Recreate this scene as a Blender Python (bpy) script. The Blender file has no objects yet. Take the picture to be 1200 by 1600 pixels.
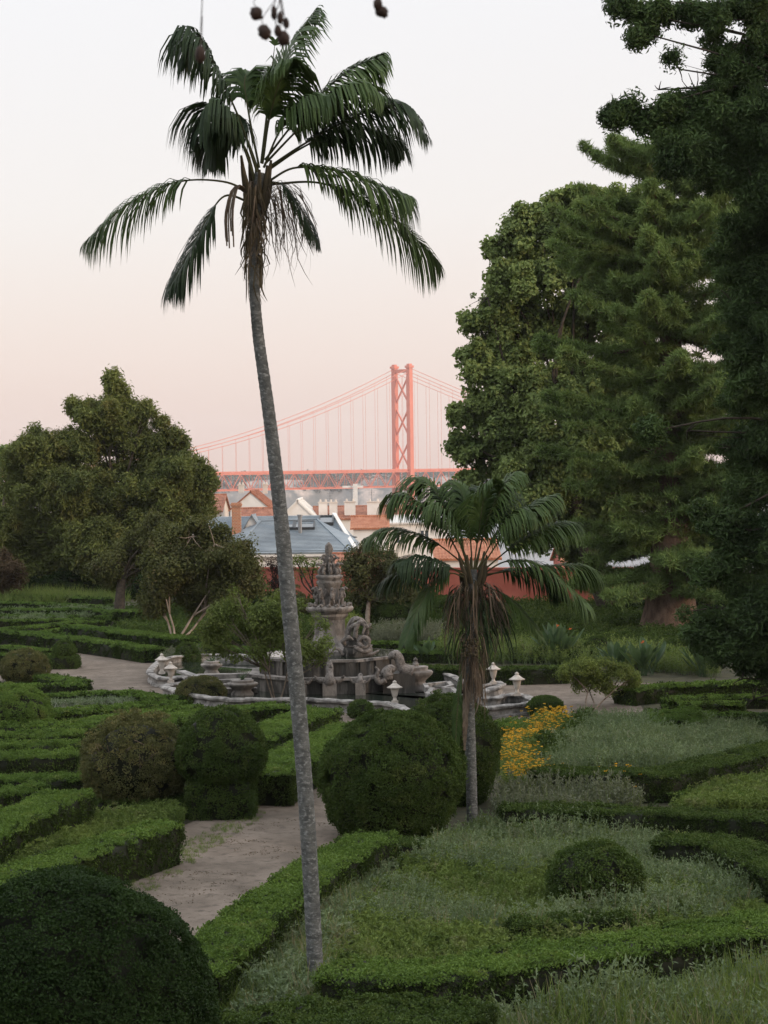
import bpy, math, zlib
import numpy as np
from mathutils import Matrix, Vector, Euler

rng = np.random.default_rng(7)
scene = bpy.context.scene
COL = scene.collection

# ------------------------------------------------------------------ camera
FPX = 3258.0                      # focal length in pixels of the 1200x1600 photograph
CAM = np.array([0.0, 0.0, 8.0])   # standing on the upper terrace, 8 m over the box garden
PITCH = math.atan(70.0 / FPX)
ROLL = math.radians(-0.8)
cam_data = bpy.data.cameras.new("camera")
cam = bpy.data.objects.new("camera", cam_data)
COL.objects.link(cam)
cam_data.sensor_fit = 'HORIZONTAL'
cam_data.sensor_width = 24.0
cam_data.lens = FPX / 1200.0 * 24.0
cam_data.clip_start = 0.1
cam_data.clip_end = 20000.0
CM = Matrix.Rotation(math.pi / 2 - PITCH, 3, 'X') @ Matrix.Rotation(ROLL, 3, 'Z')
cam.location = CAM.tolist()
cam.rotation_euler = CM.to_euler()
cam_data.dof.use_dof = True
cam_data.dof.focus_distance = 45.0
cam_data.dof.aperture_fstop = 6.3
scene.camera = cam
CMn = np.array(CM)

# ------------------------------------------------------------------ sky, sun, exposure
SUN_EL = math.radians(9.0)
SUN_AZ = math.radians(118.0)       # clockwise from the view direction: low in the west, to the right and behind
world = bpy.data.worlds.new("World")
scene.world = world
world.use_nodes = True
wn = world.node_tree.nodes; wl = world.node_tree.links
wn.clear()
w_out = wn.new('ShaderNodeOutputWorld')
w_sky = wn.new('ShaderNodeTexSky')
w_sky.sky_type = 'NISHITA'
w_sky.sun_disc = False
w_sky.sun_elevation = SUN_EL
w_sky.sun_rotation = SUN_AZ
w_sky.dust_density = 3.0
w_sky.air_density = 1.0
w_b1 = wn.new('ShaderNodeBackground'); w_b1.inputs['Strength'].default_value = 0.02
wl.new(w_sky.outputs[0], w_b1.inputs['Color'])
# thin luminous high haze that makes the evening sky pale, the same all the way round
w_tc = wn.new('ShaderNodeTexCoord')
w_sep = wn.new('ShaderNodeSeparateXYZ'); wl.new(w_tc.outputs['Generated'], w_sep.inputs[0])
w_ramp = wn.new('ShaderNodeValToRGB'); wl.new(w_sep.outputs['Z'], w_ramp.inputs[0])
e = w_ramp.color_ramp.elements
e[0].position = 0.0; e[0].color = (0.625, 0.461, 0.408, 1)
e[1].position = 1.0; e[1].color = (1.24, 1.28, 1.34, 1)
for p_, c_ in ((0.05, (0.685, 0.575, 0.539, 1)), (0.12, (0.706, 0.660, 0.646, 1)), (0.22, (0.718, 0.700, 0.707, 1)), (0.5, (1.06, 1.07, 1.10, 1))):
    q = e.new(p_); q.color = c_
w_b2 = wn.new('ShaderNodeBackground'); w_b2.inputs['Strength'].default_value = 0.70
wl.new(w_ramp.outputs[0], w_b2.inputs['Color'])
w_add = wn.new('ShaderNodeAddShader')
wl.new(w_b1.outputs[0], w_add.inputs[0]); wl.new(w_b2.outputs[0], w_add.inputs[1])
wl.new(w_add.outputs[0], w_out.inputs['Surface'])

sun_data = bpy.data.lights.new("sun", 'SUN')
sun_data.energy = 1.1
sun_data.angle = math.radians(12.0)
sun_data.color = (1.0, 0.72, 0.52)
sun = bpy.data.objects.new("sun", sun_data)
COL.objects.link(sun)
sdir = Vector((math.sin(SUN_AZ) * math.cos(SUN_EL), math.cos(SUN_AZ) * math.cos(SUN_EL), math.sin(SUN_EL)))
sun.rotation_euler = sdir.to_track_quat('Z', 'Y').to_euler()
sun.location = (40, -30, 60)

vs = scene.view_settings
vs.view_transform = 'Standard'; vs.look = 'None'; vs.gamma = 1.0; vs.exposure = 0.80
vs.use_curve_mapping = False
scene.cycles.max_bounces = 6
scene.cycles.diffuse_bounces = 3
scene.cycles.transparent_max_bounces = 8
scene.cycles.volume_bounces = 1
scene.cycles.use_denoising = True

# ------------------------------------------------------------------ pixel of the photo -> point of the place
def ray(u, v):
    return CMn @ np.array([(u - 600.0) / FPX, (800.0 - v) / FPX, -1.0])
def gp(u, v, z=0.0):
    d = ray(u, v); t = (z - CAM[2]) / d[2]
    return CAM + d * t
def at(u, v, Y):
    d = ray(u, v); return CAM + d * (Y / d[1])
def dist_for(v, z=0.0, u=600):
    return gp(u, v, z)[1]
def mpp(Y):
    return Y / FPX               # metres per photo pixel at distance Y

# ------------------------------------------------------------------ mesh collecting
class MB:
    def __init__(self):
        self.v = []; self.f = []; self.m = []; self.n = 0
    def add(self, verts, faces, mat=0):
        verts = np.asarray(verts, float).reshape(-1, 3)
        self.v.append(verts)
        k = self.n
        for f in faces:
            self.f.append(tuple(int(i) + k for i in f)); self.m.append(mat)
        self.n += len(verts)
        return self
    def box(self, lo, hi, mat=0):
        (a, b, c), (d, e_, f) = lo, hi
        V = [(a,b,c),(d,b,c),(d,e_,c),(a,e_,c),(a,b,f),(d,b,f),(d,e_,f),(a,e_,f)]
        return self.add(V, [(0,3,2,1),(4,5,6,7),(0,1,5,4),(1,2,6,5),(2,3,7,6),(3,0,4,7)], mat)
    def beam(self, p, q, w, h=None, mat=0, up=(0,0,1)):
        h = h or w
        p = np.asarray(p, float); q = np.asarray(q, float)
        t = q - p; t /= np.linalg.norm(t) + 1e-9
        u_ = np.asarray(up, float)
        if abs(np.dot(u_, t)) > 0.99: u_ = np.array([1.0, 0, 0])
        s = np.cross(t, u_); s /= np.linalg.norm(s); u_ = np.cross(s, t)
        V = []
        for c in (p, q):
            for a, b in ((-1,-1),(1,-1),(1,1),(-1,1)):
                V.append(c + s*a*w/2 + u_*b*h/2)
        return self.add(V, [(3,2,1,0),(4,5,6,7),(0,1,5,4),(1,2,6,5),(2,3,7,6),(3,0,4,7)], mat)
    def tube(self, pts, rad, n=8, mat=0, cap=True, squash=None):
        P = np.asarray(pts, float); K = len(P)
        R = np.broadcast_to(np.asarray(rad, float), (K,))
        T = np.gradient(P, axis=0); T /= np.linalg.norm(T, axis=1, keepdims=True) + 1e-9
        ref = np.array([0.3, 0.9, 0.1]) if abs(T[0] @ np.array([0.3,0.9,0.1])) < 0.9 else np.array([1.0,0,0])
        V = []
        s = np.cross(T[0], ref); s /= np.linalg.norm(s)
        for i in range(K):
            s = s - T[i] * (s @ T[i]); s /= np.linalg.norm(s) + 1e-9
            b = np.cross(T[i], s)
            a = np.linspace(0, 2*np.pi, n, endpoint=False)
            sq = 1.0 if squash is None else squash
            V.append(P[i] + R[i] * (np.outer(np.cos(a), s) + sq*np.outer(np.sin(a), b)))
        V = np.concatenate(V)
        F = []
        for i in range(K - 1):
            for j in range(n):
                j2 = (j + 1) % n
                F.append((i*n+j, i*n+j2, (i+1)*n+j2, (i+1)*n+j))
        if cap:
            F.append(tuple(range(n-1, -1, -1))); F.append(tuple((K-1)*n + j for j in range(n)))
        return self.add(V, F, mat)
    def lathe(self, prof, c=(0,0,0), n=20, mat=0, wob=None, cap=True):
        c = np.asarray(c, float); V = []
        a = np.linspace(0, 2*np.pi, n, endpoint=False)
        for r, z in prof:
            rr = r if wob is None else r * wob(a, z)
            V.append(np.stack([c[0] + rr*np.cos(a), c[1] + rr*np.sin(a), np.full(n, c[2] + z)], 1))
        K = len(prof); V = np.concatenate(V); F = []
        for i in range(K - 1):
            for j in range(n):
                j2 = (j + 1) % n
                F.append((i*n+j, i*n+j2, (i+1)*n+j2, (i+1)*n+j))
        if cap:
            F.append(tuple(range(n-1, -1, -1))); F.append(tuple((K-1)*n + j for j in range(n)))
        return self.add(V, F, mat)
    def blob(self, c, r, mat=0, n=8, noise=0.0):
        c = np.asarray(c, float); r = np.broadcast_to(np.asarray(r, float), (3,))
        V = []; m = n
        for i in range(1, n):
            th = np.pi * i / n
            a = np.linspace(0, 2*np.pi, m, endpoint=False)
            V.append(np.stack([np.sin(th)*np.cos(a), np.sin(th)*np.sin(a), np.full(m, np.cos(th))], 1))
        V = np.concatenate(V + [np.array([[0,0,1.0],[0,0,-1.0]])])
        if noise: V = V * (1 + rng.normal(0, noise, (len(V), 1)))
        V = V * r + c
        F = []
        for i in range(n - 2):
            for j in range(m):
                j2 = (j+1) % m
                F.append((i*m+j, (i+1)*m+j, (i+1)*m+j2, i*m+j2))
        t0 = (n-1)*m
        for j in range(m):
            F.append((t0, j, (j+1) % m)); F.append((t0+1, (n-2)*m+(j+1) % m, (n-2)*m+j))
        return self.add(V, F, mat)
    def arrays(self):
        return (np.concatenate(self.v) if self.v else np.zeros((0,3))), self.f, self.m
    def build(self, name, mats, parent=None, origin=None, smooth=False):
        V, F, Mi = self.arrays()
        if origin is None:
            origin = np.array([0.0,0,0]) if parent is None else wloc(parent)
        me = bpy.data.meshes.new(name)
        me.from_pydata((V - np.asarray(origin)).tolist(), [], self.f)
        mats = mats if isinstance(mats, (list, tuple)) else [mats]
        for m in mats: me.materials.append(m)
        if len(mats) > 1: me.polygons.foreach_set('material_index', np.array(Mi, dtype=np.int32))
        if smooth: me.polygons.foreach_set('use_smooth', np.ones(len(F), dtype=bool))
        me.update()
        o = bpy.data.objects.new(name, me); COL.objects.link(o)
        if parent is None: o.location = origin
        else: o.parent = parent
        return o

def wloc(o):
    p = np.array(o.location)
    while o.parent is not None:
        o = o.parent; p = p + np.array(o.location)
    return p
def thing(name, label, cat, loc=(0,0,0), group=None):
    o = bpy.data.objects.new(name, None); COL.objects.link(o)
    o.location = tuple(float(x) for x in loc); o.empty_display_size = 0.3
    return tag(o, label, cat, group)
def tag(o, label=None, cat=None, group=None, kind=None):
    if label: o['label'] = label
    if cat: o['category'] = cat
    if group: o['group'] = group
    if kind: o['kind'] = kind
    return o

def spline(pts, m=40):
    P = np.asarray(pts, float); n = len(P)
    if n == 2: return P[0] + np.linspace(0,1,m)[:,None]*(P[1]-P[0])
    Q = np.vstack([2*P[0]-P[1], P, 2*P[-1]-P[-2]])
    out = []
    for t in np.linspace(0, n-1-1e-6, m):
        i = int(t); f = t - i
        p0,p1,p2,p3 = Q[i],Q[i+1],Q[i+2],Q[i+3]
        out.append(0.5*((2*p1)+(-p0+p2)*f+(2*p0-5*p1+4*p2-p3)*f*f+(-p0+3*p1-3*p2+p3)*f**3))
    return np.array(out)

# cheap smooth 3-D noise for shaping
_NG = np.random.default_rng(3).random((32,32,32))
def vnoise(P, s=1.0):
    Q = np.asarray(P, float) * s
    i = np.floor(Q).astype(int); f = Q - i; f = f*f*(3-2*f)
    r = 0
    for dx in (0,1):
        for dy in (0,1):
            for dz in (0,1):
                w = (f[...,0] if dx else 1-f[...,0])*(f[...,1] if dy else 1-f[...,1])*(f[...,2] if dz else 1-f[...,2])
                r = r + w*_NG[(i[...,0]+dx)%32,(i[...,1]+dy)%32,(i[...,2]+dz)%32]
    return r

# ------------------------------------------------------------------ materials
MATS = {}
def nt(name):
    m = bpy.data.materials.new(name); m.use_nodes = True
    n = m.node_tree.nodes; n.clear()
    return m, n, m.node_tree.links
def mixrgb(n, l, fac, a, b, mode='MIX'):
    x = n.new('ShaderNodeMix'); x.data_type = 'RGBA'; x.blend_type = mode
    for s, val in ((0, fac), (6, a), (7, b)):
        if hasattr(val, 'is_linked') or hasattr(val, 'links'): l.new(val, x.inputs[s])
        elif s == 0: x.inputs[0].default_value = val
        else: x.inputs[s].default_value = (*val, 1)
    return x.outputs[2]
def ramp(n, l, src, lo, hi):
    x = n.new('ShaderNodeMapRange'); x.inputs[1].default_value = lo; x.inputs[2].default_value = hi
    l.new(src, x.inputs[0]); return x.outputs[0]
def noise_tex(n, l, scale, detail=4.0, vec=None, rough=0.6):
    x = n.new('ShaderNodeTexNoise'); x.inputs['Scale'].default_value = scale
    x.inputs['Detail'].default_value = detail; x.inputs['Roughness'].default_value = rough
    if vec is not None: l.new(vec, x.inputs['Vector'])
    return x.outputs['Fac']
def leaf_mat(name, dark, light, third=None, transl=0.25, scale=0.6, rough=0.6, third_amt=0.25):
    m, n, l = nt(name)
    geo = n.new('ShaderNodeNewGeometry'); oi = n.new('ShaderNodeObjectInfo')
    nz = ramp(n, l, noise_tex(n, l, scale, 3, geo.outputs['Position']), 0.35, 0.65)
    av = n.new('ShaderNodeMath'); av.operation = 'MULTIPLY_ADD'; av.inputs[1].default_value = 0.55
    l.new(nz, av.inputs[0])
    r2 = n.new('ShaderNodeMath'); r2.operation = 'MULTIPLY'; r2.inputs[1].default_value = 0.45
    l.new(geo.outputs['Random Per Island'], r2.inputs[0]); l.new(r2.outputs[0], av.inputs[2])
    c = mixrgb(n, l, av.outputs[0], dark, light)
    if third:
        t = ramp(n, l, noise_tex(n, l, scale*2.3, 2, geo.outputs['Position']), 0.62-0.3*third_amt, 0.8-0.3*third_amt)
        tm = n.new('ShaderNodeMath'); tm.operation = 'MULTIPLY'; l.new(t, tm.inputs[0]); l.new(oi.outputs['Random'], tm.inputs[1])
        c = mixrgb(n, l, tm.outputs[0], c, third)
    bs = n.new('ShaderNodeBsdfPrincipled'); l.new(c, bs.inputs['Base Color'])
    bs.inputs['Roughness'].default_value = rough
    bs.inputs['Specular IOR Level'].default_value = 0.14
    tr = n.new('ShaderNodeBsdfTranslucent')
    tc = mixrgb(n, l, 0.5, c, (light[0]*1.3, light[1]*1.3, light[2]*0.7)); l.new(tc, tr.inputs['Color'])
    ms = n.new('ShaderNodeMixShader'); ms.inputs[0].default_value = transl
    l.new(bs.outputs[0], ms.inputs[1]); l.new(tr.outputs[0], ms.inputs[2])
    o = n.new('ShaderNodeOutputMaterial'); l.new(ms.outputs[0], o.inputs[0])
    MATS[name] = m; return m
def plain_mat(name, a, b=None, scale=3.0, rough=0.8, bump=0.0, bscale=None, c=None, cscale=None, spec=0.3, metal=0.0, stretch=None, lo=0.38, hi=0.64):
    m, n, l = nt(name)
    tc = n.new('ShaderNodeNewGeometry'); vec = tc.outputs['Position']
    if stretch:
        mp = n.new('ShaderNodeMapping'); mp.inputs['Scale'].default_value = stretch; l.new(vec, mp.inputs[0]); vec = mp.outputs[0]
    bs = n.new('ShaderNodeBsdfPrincipled')
    if b is None: bs.inputs['Base Color'].default_value = (*a, 1)
    else:
        f = ramp(n, l, noise_tex(n, l, scale, 6, vec), lo, hi)
        col = mixrgb(n, l, f, a, b)
        if c:
            f2 = ramp(n, l, noise_tex(n, l, cscale or scale*4, 5, vec), 0.52, 0.66)
            col = mixrgb(n, l, f2, col, c)
        l.new(col, bs.inputs['Base Color'])
    bs.inputs['Roughness'].default_value = rough
    bs.inputs['Specular IOR Level'].default_value = spec
    bs.inputs['Metallic'].default_value = metal
    if bump:
        bp = n.new('ShaderNodeBump'); bp.inputs['Strength'].default_value = bump; bp.inputs['Distance'].default_value = 0.05
        l.new(noise_tex(n, l, bscale or scale*6, 6, vec), bp.inputs['Height']); l.new(bp.outputs[0], bs.inputs['Normal'])
    o = n.new('ShaderNodeOutputMaterial'); l.new(bs.outputs[0], o.inputs[0])
    MATS[name] = m; return m

leaf_mat('shaded_twigs', (0.010,0.013,0.006), (0.016,0.018,0.009), transl=0.0)  # twig interior, darkened further so gaps in the foliage look deep in shade
leaf_mat('box', (0.0457,0.0860,0.0165), (0.1351,0.2159,0.0441), (0.16,0.18,0.05), scale=0.9, third_amt=0.2)
leaf_mat('box_far', (0.0457,0.0860,0.0184), (0.1311,0.2115,0.0459), scale=0.5)
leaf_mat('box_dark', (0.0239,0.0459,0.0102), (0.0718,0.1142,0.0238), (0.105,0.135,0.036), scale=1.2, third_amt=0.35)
leaf_mat('box_shaded', (0.0184,0.0347,0.0085), (0.0506,0.0796,0.0170), scale=1.5)  # darker copy of box for hedge sides, shade put into the colour
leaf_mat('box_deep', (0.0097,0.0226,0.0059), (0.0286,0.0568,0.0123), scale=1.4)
leaf_mat('olive_box', (0.0407,0.0515,0.0184), (0.1455,0.1473,0.0563), (0.20,0.17,0.07), scale=1.8, third_amt=0.5)
leaf_mat('plane', (0.0822,0.1261,0.0442), (0.2734,0.3443,0.1183), scale=0.35)
leaf_mat('araucaria', (0.0579,0.0943,0.0305), (0.2048,0.2930,0.0908), (0.14,0.14,0.06), scale=0.4)
leaf_mat('podocarp', (0.0178,0.0347,0.0150), (0.0769,0.1268,0.0391), scale=0.5)
leaf_mat('bigpine', (0.0556,0.0768,0.0281), (0.1828,0.2123,0.0607), (0.15,0.135,0.045), scale=0.3, third_amt=0.35)
leaf_mat('myrtle', (0.0481,0.0543,0.0208), (0.1343,0.1486,0.0513), (0.115,0.085,0.045), scale=0.5, third_amt=0.35)
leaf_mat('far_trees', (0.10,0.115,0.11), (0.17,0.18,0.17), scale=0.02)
leaf_mat('lightgreen', (0.0674,0.0941,0.0247), (0.1829,0.2336,0.0575), (0.16,0.17,0.06), scale=0.8)
leaf_mat('browngreen', (0.0475,0.0556,0.0233), (0.1330,0.1411,0.0543), (0.12,0.075,0.04), scale=0.6, third_amt=0.4)
leaf_mat('purple', (0.022,0.014,0.014), (0.055,0.030,0.030), scale=0.8)
leaf_mat('russet', (0.06,0.036,0.022), (0.11,0.08,0.045), scale=0.8)
leaf_mat('palm_leaf', (0.0252,0.0504,0.0173), (0.0819,0.1282,0.0388), scale=1.5, transl=0.2, rough=0.45)
leaf_mat('palm_dark', (0.0162,0.0309,0.0155), (0.0432,0.0690,0.0291), scale=1.5, transl=0.2, rough=0.45)
leaf_mat('palm_dead', (0.075,0.055,0.040), (0.20,0.155,0.115), scale=3.0, transl=0.1)
leaf_mat('palm_dry', (0.055,0.045,0.028), (0.13,0.105,0.065), scale=3.0, transl=0.15)
leaf_mat('rachis', (0.045,0.050,0.022), (0.085,0.085,0.04), scale=2, transl=0.0)
leaf_mat('herb', (0.0721,0.1050,0.0575), (0.2064,0.2696,0.1452), (0.21,0.215,0.15), scale=0.9, third_amt=0.4)
leaf_mat('grass', (0.0658,0.1090,0.0258), (0.1787,0.2373,0.0617), (0.20,0.19,0.10), scale=0.8, third_amt=0.3)
leaf_mat('dry_grass', (0.17,0.15,0.085), (0.30,0.27,0.17), scale=1.0)
leaf_mat('silver', (0.09,0.105,0.07), (0.16,0.175,0.12), scale=0.8)
leaf_mat('strelitzia', (0.0378,0.0680,0.0349), (0.0882,0.1411,0.0698), scale=1.0, rough=0.4)
leaf_mat('petal', (0.50,0.24,0.02), (0.66,0.44,0.05), scale=2.0, transl=0.2)
leaf_mat('white_petal', (0.6,0.6,0.55), (0.7,0.7,0.66), transl=0.2)
leaf_mat('red_petal', (0.55,0.10,0.04), (0.65,0.18,0.06), transl=0.2)
leaf_mat('litter', (0.07,0.05,0.03), (0.16,0.12,0.08), scale=2, transl=0.0)
plain_mat('twig', (0.10,0.075,0.055), (0.19,0.15,0.115), scale=6, rough=0.9, bump=0.4)
plain_mat('twig_dark', (0.035,0.028,0.022), (0.075,0.06,0.045), scale=6, rough=0.9, bump=0.4)
plain_mat('bark_pale', (0.22,0.165,0.125), (0.36,0.29,0.23), scale=3, rough=0.85, bump=0.4, stretch=(1,1,0.25))
plain_mat('bark_red', (0.10,0.065,0.048), (0.20,0.135,0.10), scale=4, rough=0.9, bump=0.8, stretch=(1,1,0.5))
plain_mat('palm_bark', (0.075,0.080,0.078), (0.145,0.15,0.145), scale=6, rough=0.9, bump=0.6, bscale=30, c=(0.25,0.26,0.255), cscale=14, stretch=(1,1,1.6))
plain_mat('stone', (0.12,0.108,0.098), (0.31,0.28,0.255), scale=1.6, rough=0.9, bump=0.7, bscale=9, c=(0.065,0.06,0.055), cscale=3.4, stretch=(1,1,0.55))
plain_mat('stone_dark', (0.030,0.028,0.025), (0.085,0.078,0.07), scale=1.8, rough=0.9, bump=0.7, bscale=9, c=(0.20,0.18,0.16), cscale=2.4, stretch=(1,1,0.25))
plain_mat('stone_white', (0.17,0.16,0.15), (0.40,0.375,0.35), scale=2.6, rough=0.9, bump=0.8, bscale=12, c=(0.085,0.08,0.076), cscale=2.2)
plain_mat('stone_sculpt', (0.11,0.098,0.088), (0.34,0.305,0.28), scale=5, rough=0.9, bump=1.0, bscale=22, c=(0.045,0.04,0.036), cscale=5)
plain_mat('urn_stone', (0.40,0.36,0.32), (0.56,0.51,0.46), scale=6, rough=0.85, bump=0.3)
plain_mat('ground', (0.118,0.094,0.073), (0.205,0.165,0.132), scale=0.8, rough=0.95, bump=0.6, bscale=16, c=(0.10,0.08,0.062), cscale=4)
plain_mat('hill_green', (0.03,0.04,0.02), (0.06,0.07,0.035), scale=.2, rough=1.0)
plain_mat('soil', (0.035,0.035,0.020), (0.07,0.065,0.035), scale=1.2, rough=1.0, bump=0.5, bscale=20)
plain_mat('red_wall', (0.33,0.095,0.07), (0.42,0.135,0.10), scale=0.7, rough=0.9)
plain_mat('grey_wall', (0.25,0.24,0.22), (0.36,0.34,0.31), scale=0.7, rough=0.9)
plain_mat('white_wall', (0.66,0.64,0.60), (0.76,0.74,0.71), scale=0.5, rough=0.9)
plain_mat('cream_wall', (0.55,0.49,0.43), (0.66,0.60,0.54), scale=0.5, rough=0.9)
plain_mat('slate', (0.17,0.205,0.235), (0.24,0.28,0.31), scale=0.5, rough=0.55, stretch=(1,1,3))
plain_mat('tile_red', (0.26,0.10,0.06), (0.42,0.19,0.12), scale=1.4, rough=0.85, c=(0.17,0.085,0.06), cscale=2.2)
plain_mat('tile_orange', (0.34,0.125,0.065), (0.47,0.21,0.12), scale=1.4, rough=0.85)
plain_mat('glass', (0.06,0.075,0.085), rough=0.08, spec=0.6)
plain_mat('metal', (0.30,0.31,0.32), rough=0.4, metal=0.6)
plain_mat('dark_metal', (0.05,0.055,0.06), rough=0.5)
plain_mat('bridge_red', (0.60,0.185,0.125), (0.66,0.215,0.15), scale=0.05, rough=0.6)
plain_mat('far_bank', (0.13,0.14,0.14), (0.30,0.27,0.25), scale=0.012, rough=1.0, c=(0.52,0.43,0.38), cscale=0.022, lo=0.42, hi=0.6)  # colours paled to carry part of the distance haze
plain_mat('pod', (0.030,0.018,0.014), (0.06,0.035,0.026), scale=30, rough=0.7)
plain_mat('asphalt_town', (0.10,0.09,0.08), (0.16,0.14,0.12), scale=0.05, rough=1.0)
def brick_mat():
    m, n, l = nt('brick')
    tc = n.new('ShaderNodeTexCoord'); b = n.new('ShaderNodeTexBrick')
    mp = n.new('ShaderNodeMapping'); mp.inputs['Rotation'].default_value = (math.pi/2, 0, 0)
    l.new(tc.outputs['Object'], mp.inputs[0]); l.new(mp.outputs[0], b.inputs['Vector'])
    b.inputs['Color1'].default_value = (0.46,0.165,0.075,1); b.inputs['Color2'].default_value = (0.36,0.12,0.06,1); b.inputs['Mortar'].default_value = (0.38,0.28,0.2,1)
    b.inputs['Scale'].default_value = 1.0; b.inputs['Brick Width'].default_value = 0.24; b.inputs['Row Height'].default_value = 0.12; b.inputs['Mortar Size'].default_value = 0.02
    bs = n.new('ShaderNodeBsdfPrincipled'); l.new(b.outputs[0], bs.inputs['Base Color']); bs.inputs['Roughness'].default_value = 0.9
    o = n.new('ShaderNodeOutputMaterial'); l.new(bs.outputs[0], o.inputs[0]); MATS['brick'] = m
brick_mat()
def water_mat(name, col, rough, bs_, bstr):
    m, n, l = nt(name)
    bs = n.new('ShaderNodeBsdfPrincipled'); bs.inputs['Base Color'].default_value = (*col, 1); bs.inputs['Roughness'].default_value = rough
    bs.inputs['IOR'].default_value = 1.33
    geo = n.new('ShaderNodeNewGeometry')
    bp = n.new('ShaderNodeBump'); bp.inputs['Strength'].default_value = bstr; l.new(noise_tex(n, l, bs_, 3, geo.outputs['Position']), bp.inputs['Height']); l.new(bp.outputs[0], bs.inputs['Normal'])
    o = n.new('ShaderNodeOutputMaterial'); l.new(bs.outputs[0], o.inputs[0]); MATS[name] = m
water_mat('pool', (0.02,0.026,0.02), 0.04, 6.0, 0.03)
water_mat('river', (0.12,0.15,0.17), 0.25, 0.2, 0.3)

# ------------------------------------------------------------------ scattering of leaf clumps over a core
def scatter_group():
    g = bpy.data.node_groups.new("leaf_scatter", 'GeometryNodeTree')
    g.interface.new_socket("Geometry", in_out='INPUT', socket_type='NodeSocketGeometry')
    g.interface.new_socket("Geometry", in_out='OUTPUT', socket_type='NodeSocketGeometry')
    n, l = g.nodes, g.links
    gi = n.new('NodeGroupInput'); go = n.new('NodeGroupOutput')
    def named(nm, t):
        x = n.new('GeometryNodeInputNamedAttribute'); x.data_type = t; x.inputs['Name'].default_value = nm
        return x.outputs['Attribute']
    def eq(sock, k):
        c = n.new('FunctionNodeCompare'); c.data_type = 'INT'; c.operation = 'EQUAL'
        l.new(sock, c.inputs[2]); c.inputs[3].default_value = k
        return c.outputs[0]
    role = named('role', 'INT')
    def sep(src, k):
        s = n.new('GeometryNodeSeparateGeometry'); s.domain = 'POINT'
        l.new(src, s.inputs[0]); l.new(eq(role, k), s.inputs[1]); return s
    s1 = sep(gi.outputs[0], 1); s0 = sep(s1.outputs[1], 0)
    sp = n.new('GeometryNodeSplitToInstances'); sp.domain = 'POINT'
    l.new(s1.outputs[0], sp.inputs[0]); l.new(named('pick', 'INT'), sp.inputs['Group ID'])
    ip = n.new('GeometryNodeInstanceOnPoints')
    l.new(s0.outputs[0], ip.inputs['Points']); l.new(sp.outputs[0], ip.inputs['Instance'])
    ip.inputs['Pick Instance'].default_value = True
    l.new(named('pick', 'INT'), ip.inputs['Instance Index'])
    l.new(named('rot', 'FLOAT_VECTOR'), ip.inputs['Rotation'])
    l.new(named('scl', 'FLOAT_VECTOR'), ip.inputs['Scale'])
    j = n.new('GeometryNodeJoinGeometry')
    l.new(s0.outputs[1], j.inputs[0]); l.new(ip.outputs[0], j.inputs[0])
    l.new(j.outputs[0], go.inputs[0])
    return g
SCATTER = scatter_group()

def eulers(nrm, spin):
    Z = nrm / (np.linalg.norm(nrm, axis=1, keepdims=True) + 1e-9)
    ref = np.where(np.abs(Z[:, 2:3]) < 0.95, np.array([[0,0,1.0]]), np.array([[1.0,0,0]]))
    X0 = np.cross(ref, Z); X0 /= np.linalg.norm(X0, axis=1, keepdims=True)
    Y0 = np.cross(Z, X0)
    c, s = np.cos(spin)[:,None], np.sin(spin)[:,None]
    X = X0*c + Y0*s; Y = -X0*s + Y0*c
    ey = np.arcsin(np.clip(-X[:,2], -1, 1)); ex = np.arctan2(Y[:,2], Z[:,2]); ez = np.arctan2(X[:,1], X[:,0])
    return np.stack([ex, ey, ez], 1)

def scatter_obj(name, origin, pts, nrm, scl, tpls, mats, core=None, parent=None, core_mat=None, spin=None, pick=None):
    """many leaf clumps as one leaves object; with a core mesh the core is the thing and the leaves are its child"""
    origin = np.asarray(origin, float)
    body = None
    if core is not None:
        body = MB().add(core[0], core[1]).build(name, MATS[mats[core_mat or 0]], parent, origin=origin, smooth=True)
        if parent is not None: body.location = origin - wloc(parent)
        name, parent = 'leaves', body
    N = len(pts)
    Vs = [np.asarray(pts, float) - origin]; F = []; Mi = []; role = [np.zeros(N, np.int32)]
    pick = (rng.integers(0, len(tpls), N) if pick is None else pick).astype(np.int32); picks = [pick]
    k = N
    for ti, (tv, tf, tm) in enumerate(tpls):
        Vs.append(np.asarray(tv)); role.append(np.ones(len(tv), np.int32)); picks.append(np.full(len(tv), ti, np.int32))
        F += [tuple(int(i)+k for i in f) for f in tf]; Mi += list(tm); k += len(tv)
    me = bpy.data.meshes.new(name)
    me.from_pydata(np.concatenate(Vs).tolist(), [], F)
    for m in mats: me.materials.append(MATS[m])
    me.polygons.foreach_set('material_index', np.array(Mi, np.int32))
    T = k
    def attr(nm, t, data, key='value'):
        a = me.attributes.new(nm, t, 'POINT'); a.data.foreach_set(key, np.ascontiguousarray(data).ravel())
    attr('role', 'INT', np.concatenate(role)); attr('pick', 'INT', np.concatenate(picks))
    sp = rng.random(N)*2*np.pi if spin is None else spin
    r = np.zeros((T,3), np.float32); r[:N] = eulers(np.asarray(nrm, float), sp)
    s = np.ones((T,3), np.float32); s[:N] = np.asarray(scl, float).reshape(N,-1)
    attr('rot', 'FLOAT_VECTOR', r, 'vector'); attr('scl', 'FLOAT_VECTOR', s, 'vector')
    me.update()
    o = bpy.data.objects.new(name, me); COL.objects.link(o)
    if parent is not None:
        o.parent = parent; o.location = origin - wloc(parent); o['kind'] = 'stuff'
    else: o.location = origin
    md = o.modifiers.new("leaves", 'NODES'); md.node_group = SCATTER
    return body or o

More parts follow.
